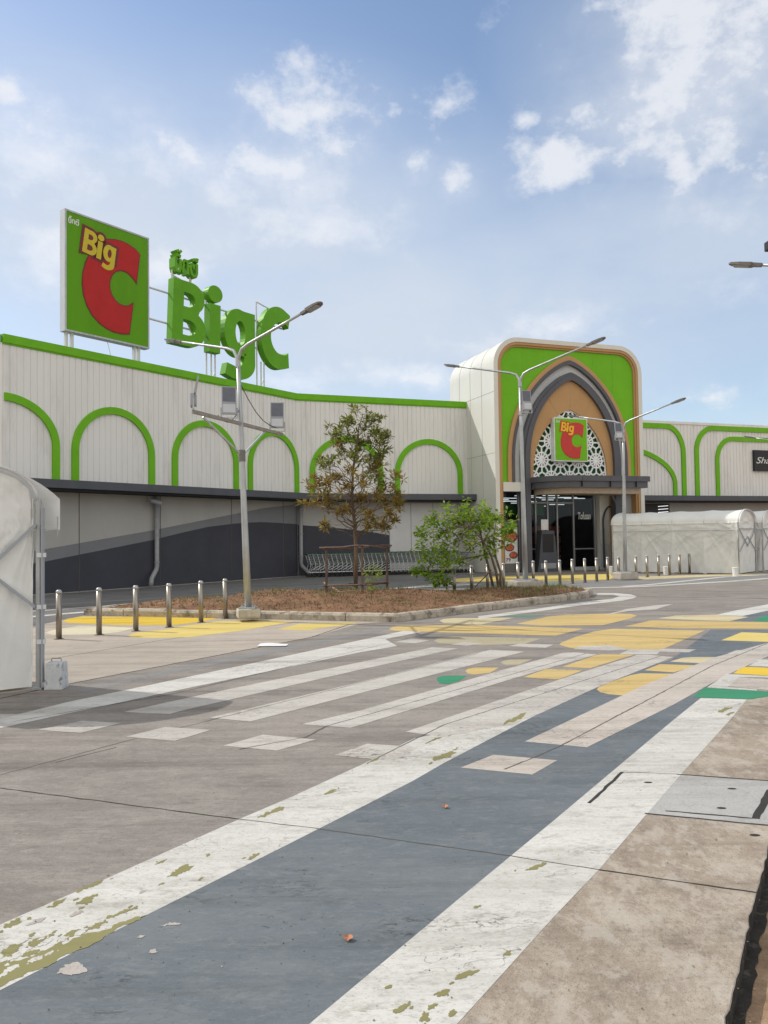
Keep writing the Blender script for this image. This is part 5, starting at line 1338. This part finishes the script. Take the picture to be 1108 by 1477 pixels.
    if over <= .1:
        mb = MB()
        for k in range(bays):
            a0, a1 = L * k / bays, L * (k + 1) / bays; am = (a0 + a1) / 2
            mb.tube([P(a0 + .1, -.052, 1.0), P(am, -.06, 1.55), P(a1 - .1, -.052, 1.0)], .012, 6); mb.tube([P(a0 + .2, -.054, zs - .4), P(am, -.062, 1.55), P(a1 - .2, -.054, zs - .4)], .012, 6)
        mb.build('side_brace', M['steel_white'], t)
    return t, P

LT = Vector(G(50, 994))
_ax = Vector((-.90, .43)).normalized()
lt, LP = tent((LT.x, LT.y), _ax, (-.80, -.60), 6.0, 1.5, 'dirty white tunnel tent cut off by the left edge, nearest the camera', 2.2, 2.60, 0.21, 3, 4, .8, None)
# bracket that holds the valance out, and a lower strut with pin
mb = MB(); mb.bar(LP(-.06, .0, 1.86), LP(-.06, -.22, 1.86), .022); mb.bar(LP(-.06, -.215, 2.0), LP(-.06, -.215, 1.76), .018); mb.bar(LP(-.05, -.02, 1.9), LP(-.05, -.02, 2.2), .03); mb.build('valance_bracket', M['galv'], lt)
mb = MB(); mb.bar(LP(-.085, -.03, .08), LP(-.085, -.03, 2.1), .055, .02); mb.build('post_channel', M['lampgrey'], lt)
mb = MB()
for z in (1.55, .95, .55): mb.box(LP(-.08, -.02, z), (.10, .05, .05), rz=.4)
mb.build('post_clamp', M['steel_white'], lt)
q = LP(-.16, -.13, 0)
cb = thing('concrete_weight', 'worn white concrete weight with wire handle holding down the near tent post', 'concrete weight', tuple(q))
mb = MB(); mb.prism(lambda u, v, o: q + Vector((u, v, 0)) + Vector((-u, -v, 0)) * (.12 * o / .33) + Vector((0, 0, o)), [(-.105, -.10), (.105, -.10), (.105, .10), (-.105, .10)], 0.0, .31); mb.build('block', M['block_paint'], cb, bevel=.015)
mb = MB(); mb.tube([q + Vector((-.06, 0, .32)), q + Vector((-.05, 0, .35)), q + Vector((.05, 0, .35)), q + Vector((.06, 0, .32))], .007, 6); mb.build('handle', M['rust'], cb)

RT = G(1066, 828.5)
_ax2 = Vector((-.76, .65)).normalized()
rt, RP = tent(RT, _ax2, (_ax2.y, -_ax2.x), 5.3, 2.4, 'long white tunnel tent with wrinkled side standing right of the entrance', 2.15, 2.66, .05, 8, 4, 1.15, 'white tunnel tents near the entrance')
r2 = Vector(RT) + _ax2.to_2d() * -.2 + Vector((.65, .76)) * 2.75
tent(tuple(r2), _ax2, (_ax2.y, -_ax2.x), 4.6, 2.4, 'second white tunnel tent, mostly cut off by the right edge of photo', 2.15, 2.66, .05, 12, 3, 1.15, 'white tunnel tents near the entrance')
for (x, y), lab in (((961, 829), 'white bucket before the middle of the long white tent'), ((1061, 831), 'white bucket at the front corner of the long white tent'), ((880, 828), 'white bucket at the left end of the long white tent')):
    gx, gy = G(x, y)
    b = thing('bucket', lab, 'bucket', (gx, gy, 0), 'white buckets along the tent')
    mb = MB(); mb.lathe((gx, gy, 0), [(.10, 0), (.115, .30)], 14); mb.build('bucket_body', M['bucket'], b)
    mb = MB(); mb.lathe((gx, gy, .30), [(.125, 0), (.125, .03), (.11, .04)], 14); mb.build('lid', M['bucket'], b)

# ------------------------------------------------------------------ shopping carts, nested in one row
def build_carts():
    p = thing('shopping_cart', 'x', 'shopping cart', (0, 0, 0), 'shopping carts nested along the wall')
    # local: x along the row (front), y across
    def wire(mb, a, b, r=.006): mb.tube([a, b], r, 4, cap=False)
    mb = MB()
    top = [(-.40, -.27, 1.0), (-.40, .27, 1.0), (.42, .20, .92), (.42, -.20, .92)]; bot = [(-.34, -.22, .56), (-.34, .22, .56), (.36, .16, .62), (.36, -.16, .62)]
    for q in (top, bot):
        for i in range(4): wire(mb, q[i], q[(i + 1) % 4], .011)
    for i in range(4):
        a0, a1, b0, b1 = (Vector(top[i]), Vector(top[(i + 1) % 4]), Vector(bot[i]), Vector(bot[(i + 1) % 4]))
        n = 9 if i % 2 else 6
        for k in range(n + 1): wire(mb, a0.lerp(a1, k / n), b0.lerp(b1, k / n), .0045)
        for k in (1, 2, 3): wire(mb, a0.lerp(b0, k / 4), a1.lerp(b1, k / 4), .004)
    for k in range(7): wire(mb, Vector(bot[0]).lerp(Vector(bot[1]), k / 6), Vector(bot[3]).lerp(Vector(bot[2]), k / 6), .004)
    mb.build('basket', M['cart_wire'], p, fix=False)
    mb = MB()
    for s in (-1, 1):
        mb.tube([(-.42, .25 * s, 1.0), (-.30, .25 * s, .55), (-.38, .25 * s, .22), (.36, .18 * s, .20)], .013, 6); mb.tube([(.30, .17 * s, .62), (-.30, .24 * s, .30)], .011, 6)
    mb.tube([(.36, -.18, .20), (.36, .18, .20)], .013, 6); mb.build('chassis', M['steel_white'], p)
    mb = MB(); mb.tube([(-.46, -.28, 1.03), (-.46, .28, 1.03)], .020, 8); mb.box((-.42, 0, 1.0), (.03, .5, .05)); mb.build('handle', M['cart_green'], p)
    for x, y in ((-.36, .24), (-.36, -.24), (.34, .17), (.34, -.17)):
        mb = MB(); mb.tube([(x, y - .015, .065), (x, y + .015, .065)], .062, 12); mb.bar((x, y, .06), (x, y, .22), .025); mb.build('wheel', M['rubber'], p)
    N = 36; rz = math.atan2(W2.d.y, W2.d.x)
    names = ['shopping cart in the nested row along the wall beside white panels']
    for i in range(N):
        s = .55 + i * .205; q = W2.p(s, 0, 1.15)
        if i == 0: lab = 'first shopping cart of the row, beside the rain pipe at the wall corner'
        elif i == N - 1: lab = 'last shopping cart of the row, behind the green bushy tree'
        else: lab = 'green-handled wire shopping cart nested between others in the row along the wall'
        if i == 0: p.location = q; p.rotation_euler = (0, 0, rz); p['label'] = lab
        else: copy_tree(p, q, lab, rz)
build_carts()

# ------------------------------------------------------------------ trees
def leaf(mb, p, d, up, l, w):
    d = d.normalized(); s = d.cross(up)
    if s.length < 1e-3: s = Vector((1, 0, 0))
    s.normalize(); n = s.cross(d)
    m = p + d * (l * .5) + n * (l * .08)
    mb.add([p, m + s * (w / 2), p + d * l, m - s * (w / 2)], [(0, 1, 2, 3)])

def limb(mb, a, b, r0, r1, rnd, wob=.06, n=5, sag=0):
    a = Vector(a); b = Vector(b); L = (b - a).length; pts = []
    for i in range(n + 1):
        k = i / n; p = a.lerp(b, k)
        if 0 < i < n: p += Vector((rnd.gauss(0, wob), rnd.gauss(0, wob), rnd.gauss(0, wob * .6))) * L * .5
        p.z += sag * math.sin(math.pi * k); pts.append(p)
    mb.tube(pts, [r0 + (r1 - r0) * i / n for i in range(n + 1)], 6, cap=True); return pts

def tree_one():
    rnd = random.Random(21); Y = 20.7
    gx, gy = G(513, 850, .28); base = Vector((gx, gy, bed_z(gx, gy) - .03)); 
    t = thing('young_tree', 'slender sparse tree with olive and brown leaves inside a stake frame', 'tree', tuple(base))
    tr = MB(); Y = gy
    trunk_px = [(513, 850), (514, 800), (512, 760), (508, 720), (509, 680), (514, 645), (518, 615), (524, 597)]
    tp = [AT(x, y, Y) for x, y in trunk_px]; tp[0] = base
    tr.tube(tp, [.060, .052, .046, .040, .032, .024, .016, .008], 9); tr.build('trunk', M['bark'], t, smooth=True)
    green = [(527, 596, 15), (500, 603, 11), (491, 617, 14), (540, 606, 12), (545, 622, 12), (520, 612, 14), (480, 630, 10), (505, 628, 14), (533, 632, 14), (556, 632, 8), (548, 642, 12), (520, 640, 14), (555, 655, 8), (478, 668, 9), (540, 660, 12), (527, 665, 13), (495, 655, 9), (463, 668, 10), (535, 680, 12), (515, 655, 10), (545, 690, 10)]
    brown = [(458, 690, 10), (470, 700, 9), (450, 705, 12), (448, 722, 10), (463, 718, 13), (478, 720, 11), (476, 733, 9), (567, 692, 13), (572, 710, 14), (560, 722, 14), (571, 732, 11), (552, 708, 12), (540, 722, 11), (558, 742, 12), (570, 750, 8), (545, 752, 9), (530, 738, 10), (500, 705, 9), (492, 740, 8), (525, 700, 9), (556, 762, 7), (468, 758, 5), (535, 756, 8), (520, 720, 9), (505, 735, 7), (487, 690, 8), (550, 676, 9), (575, 722, 9), (503, 680, 9), (490, 640, 9)]
    br = MB(); tw = []
    lm1 = MB(); lm2 = MB()
    def near_trunk(z):
        for i in range(len(tp) - 1):
            if tp[i].z <= z <= tp[i + 1].z: return tp[i].lerp(tp[i + 1], (z - tp[i].z) / (tp[i + 1].z - tp[i].z))
        return tp[0] if z < tp[0].z else tp[-1]
    for lst, mbx, dens in ((green, lm1, 1.0), (brown, lm2, .8)):
        for x, y, r in lst:
            c = AT(x, y, Y + rnd.uniform(-.95, .95) * (.35 if y < 620 else .9)); R = r * Y / FPX * 1.05
            zt = c.z - rnd.uniform(.35, .8) * (1.0 if y < 690 else .5) - (c - Vector((base.x, Y, c.z))).length * .35
            zt = max(zt, AT(513, 775, Y).z); root = near_trunk(zt)
            pts = limb(br, root, c, .014, .005, rnd, .09, 6, .04)
            for _ in range(int(4 * dens + 2)):
                e = c + Vector((rnd.gauss(0, 1), rnd.gauss(0, 1), rnd.gauss(.15, .8))) * R * .50
                s = pts[rnd.choice((-3, -2, -1))]
                limb(br, s, e, .0045, .002, rnd, .10, 2)
                for _k in range(rnd.randint(11, 16)):
                    d = Vector((rnd.gauss(0, 1), rnd.gauss(0, 1), rnd.gauss(.25, .75)))
                    if d.length < .1: continue
                    leaf(mbx, e + d.normalized() * rnd.uniform(0, .05), d, Vector((rnd.gauss(0, .4), rnd.gauss(0, .4), 1)), rnd.uniform(.13, .22), rnd.uniform(.040, .066))
    # bare twigs in the thin lower crown
    for x, y in ((455, 680), (470, 676), (486, 680), (478, 690), (484, 710), (500, 690), (470, 690), (462, 676), (495, 722), (500, 748), (484, 752), (520, 760), (478, 745), (530, 712), (470, 735), (460, 730), (515, 690), (465, 700), (492, 765), (540, 738)):
        c = AT(x, y, Y + rnd.uniform(-.8, .8)); root = near_trunk(max(AT(0, 768, Y).z, c.z - rnd.uniform(.2, .5)))
        pts = limb(br, root, c, .010, .003, rnd, .12, 6, .03)
        for k in range(4): limb(br, pts[rnd.randint(2, 5)], c + Vector((rnd.gauss(0, .15), rnd.gauss(0, .15), rnd.gauss(.05, .12))), .004, .0015, rnd, .15, 3)
    br.build('branches', M['bark'], t, fix=False)
    lm1.build('green_crown', leaf_mat('olive_leaves', [(.08, .105, .02), (.17, .20, .035), (.27, .28, .055), (.13, .17, .026), (.34, .29, .075)], .5), t, fix=False)
    lm2.build('brown_crown', leaf_mat('brown_leaves', [(.15, .10, .026), (.27, .17, .04), (.40, .24, .055), (.24, .21, .042), (.19, .19, .035), (.46, .32, .09)], .5), t, fix=False)
    # the stake frame round it
    f = thing('stake_frame', 'frame of rough wooden stakes and rails around the slender tree', 'tree support', tuple(base))
    st = [(471, 856, 788), (523, 859, 785), (558, 852, 786), (511, 847, 790)]
    tops = []; lows = []
    for x, y, yt in st:
        gx, gy = G(x, y, .27); z0 = bed_z(gx, gy) - .06; top = AT(x + rnd.uniform(-1.5, 1.5), yt, gy)
        mb = MB(); limb(mb, (gx, gy, z0), top, .040, .032, rnd, .012, 4); mb.build('stake', M['stake'], f)
        tops.append(top - Vector((0, 0, .05))); lows.append(Vector((gx, gy, z0 + .28)))
    for a, b in ((0, 1), (1, 2), (2, 3), (3, 0)):
        for lst, ext in ((tops, .22), (lows, .10)):
            d = (lst[b] - lst[a]).normalized(); mb = MB(); limb(mb, lst[a] - d * ext + Vector((0, -.03, rnd.gauss(0, .02))), lst[b] + d * ext + Vector((0, -.03, rnd.gauss(0, .02))), .030, .022, rnd, .02, 4); mb.build('rail', M['stake'], f)
    a = G(468, 846, .4); b_ = G(492, 856, .3)
    mb = MB(); limb(mb, (a[0], a[1], .50), (b_[0], b_[1], bed_z(*b_) + .03), .028, .016, rnd, .03, 4); limb(mb, (b_[0] - .1, b_[1], bed_z(*b_) + .06), (b_[0] + .6, b_[1] + .2, bed_z(b_[0] + .6, b_[1] + .2) + .05), .02, .01, rnd, .03, 4)
    tag(mb.build('fallen_branch', mat('pale_branch', (.36, .26, .17), .9, .2, 8)), 'pale broken branch lying at the left foot of the stake frame', 'branch')

def tree_two():
    rnd = random.Random(33)
    gx, gy = G(718, 851, .22); base = Vector((gx, gy, bed_z(gx, gy) - .04)); Y = gy
    t = thing('bushy_tree', 'low bushy bright green tree on leaning stems, at right of the bed', 'tree', tuple(base))
    st = MB()
    stems = [[(720, 850), (716, 825), (708, 800), (697, 780), (680, 762)], [(713, 850), (706, 822), (700, 800), (694, 772), (690, 752)], [(722, 850), (722, 825), (714, 800), (712, 775), (716, 752)]]
    allp = []
    for k, s in enumerate(stems):
        pts = [AT(x, y, Y + (k - 1) * .12 + i * .1 * (k - 1)) for i, (x, y) in enumerate(s)]; pts[0].z = base.z
        st.tube(pts, [.042, .036, .03, .022, .012], 7); allp += pts[1:]
    st.build('stems', M['bark'], t, smooth=True)
    mb = MB(); a = AT(720, 800, Y - .05); b = G(682, 850, .25); limb(mb, (b[0], b[1] + .3, bed_z(*b)), AT(709, 822, Y - .05), .016, .014, rnd, .02, 3); mb.build('prop_stick', M['stake'], t)
    cl = [(650, 738, 16), (672, 734, 17), (695, 737, 17), (715, 742, 16), (732, 750, 12), (630, 748, 13), (618, 752, 9), (645, 757, 17), (668, 757, 18), (690, 760, 18), (712, 762, 16), (730, 768, 11), (735, 760, 8), (626, 772, 12), (610, 774, 9), (642, 778, 17), (664, 780, 18), (686, 782, 16), (708, 782, 13), (724, 784, 9), (625, 790, 13), (612, 792, 9), (640, 800, 15), (660, 802, 15), (640, 812, 10), (622, 806, 9), (608, 818, 8), (600, 824, 6), (614, 828, 7), (634, 832, 9), (645, 836, 7), (628, 838, 6), (705, 800, 8), (656, 745, 14), (700, 752, 15), (680, 745, 14), (604, 765, 6)]
    br = MB(); lv = MB()
    for x, y, r in cl:
        c = AT(x, y, Y + rnd.uniform(-1, 1) * .85); R = r * Y / FPX
        root = min(allp, key=lambda p: (p - c).length + rnd.uniform(0, .3))
        limb(br, root, c, .011, .004, rnd, .08, 4, .05)
        for _ in range(int(4 + R * 19)):
            e = c + Vector((rnd.gauss(0, 1), rnd.gauss(0, 1), rnd.gauss(0, .75))) * R * .62
            limb(br, c, e, .003, .0015, rnd, .1, 2)
            for _k in range(rnd.randint(9, 13)):
                d = Vector((rnd.gauss(0, 1), rnd.gauss(0, 1), rnd.gauss(-.25, .55)))
                if d.length < .1: continue
                leaf(lv, e + d.normalized() * rnd.uniform(.01, .09), d, Vector((rnd.gauss(0, .35), rnd.gauss(0, .35), 1)), rnd.uniform(.10, .16), rnd.uniform(.055, .085))
    br.build('branches', M['bark'], t, fix=False)
    lv.build('crown', leaf_mat('fresh_leaves', [(.09, .18, .012), (.18, .33, .02), (.30, .46, .03), (.22, .38, .022), (.46, .52, .06), (.12, .24, .014)], .5), t, fix=False)

def sapling():
    rnd = random.Random(4); gx, gy = G(536, 866, .25); z = bed_z(gx, gy) - .02
    t = thing('sapling', 'tiny yellow-green sapling on a thin stem before the stake frame', 'sapling', (gx, gy, z))
    mb = MB(); top = AT(538, 822, gy); mb.tube([(gx, gy, z), (gx + .01, gy, z + .35), top], [.012, .009, .005], 6); mb.build('stem', M['bark'], t)
    lv = MB()
    for x, y, r in ((538, 818, 8), (530, 826, 7), (547, 824, 7), (542, 833, 6), (533, 838, 5), (537, 848, 4), (550, 830, 5)):
        c = AT(x, y, gy + rnd.uniform(-.15, .15))
        for _ in range(34):
            d = Vector((rnd.gauss(0, 1), rnd.gauss(0, 1), rnd.gauss(0, .6))); leaf(lv, c + d * r * .006, d, Vector((rnd.gauss(0, .4), rnd.gauss(0, .4), 1)), rnd.uniform(.05, .09), rnd.uniform(.02, .032))
    lv.build('leaves', leaf_mat('sapling_leaves', [(.15, .22, .03), (.28, .36, .05), (.42, .44, .08)], .5), t, fix=False)
tree_one(); tree_two(); sapling()

# ------------------------------------------------------------------ small litter
def small():
    rnd = random.Random(2)
    g = MB()
    for _ in range(420):
        x, y = G(rnd.uniform(-40, 1100), 960 + 520 * rnd.random() ** .8); r = .0018 + .004 * rnd.random() ** 3; a = rnd.uniform(0, 6.28); h = r * rnd.uniform(.3, .7)
        g.add([(x + r * math.cos(a + k) * rnd.uniform(.6, 1.3), y + r * math.sin(a + k) * rnd.uniform(.6, 1.3), .004) for k in (0, 1.5, 3.1, 4.6)] + [(x, y, .005 + h)], [(0, 1, 4), (1, 2, 4), (2, 3, 4), (3, 0, 4)])
    o = struct(g.build('grit', mat('grit', (.20, .17, .135), .9, .5, 60), fix=False), 'stuff'); o['label'] = 'small grit and plant crumbs scattered over the painted pavement'
    for (x, y, s), lab in (((502, 1357, .022), 'orange dry leaf lying on the grey path, nearest the camera'), ((642, 1166, .02), 'small orange dry leaf lying further up the grey path')):
        gx, gy = G(x, y); mb = MB()
        mb.grid(lambda u, v: (gx + (u - .5) * s * 2 * (1 - (v - .5) ** 2 * 3), gy + (v - .5) * s * 1.6, .005 + .009 * abs(u - .5) * 2 + .006 * v), 6, 6)
        tag(mb.build('fallen_leaf', M['dry_leaf'], smooth=True, fix=False), lab, 'leaf')
    gx, gy = G(394, 931); mb = MB(); mb.grid(lambda u, v: (gx + (u - .5) * .46, gy + (v - .5) * .30, .012 + .012 * math.sin(u * 5) * v), 6, 4)
    tag(mb.build('paper_scrap', M['paper'], fix=False), 'white paper scrap lying on the concrete before the kerb', 'paper')
    # camera and loudspeaker under the canopy by the rain pipe
    t = W1.hit(213, 718)[0]; q = W1.p(t, 3.2, .3)
    c = thing('security_camera', 'small grey security camera under the canopy beside the rain pipe', 'camera', tuple(q))
    mb = MB(); mb.bar(W1.p(t - .25, 3.36, .3), W1.p(t - .25, 3.1, .3), .03); mb.bar(W1.p(t - .25, 3.14, .3), W1.p(t + .1, 3.1, .5), .03); mb.build('bracket', M['lampdark'], c)
    mb = MB(); mb.tube([W1.p(t - .1, 3.16, .35), W1.p(t + .2, 3.05, .55)], .085, 12); mb.build('camera_body', M['lampgrey'], c)
small()
print('objects', len(bpy.data.objects))
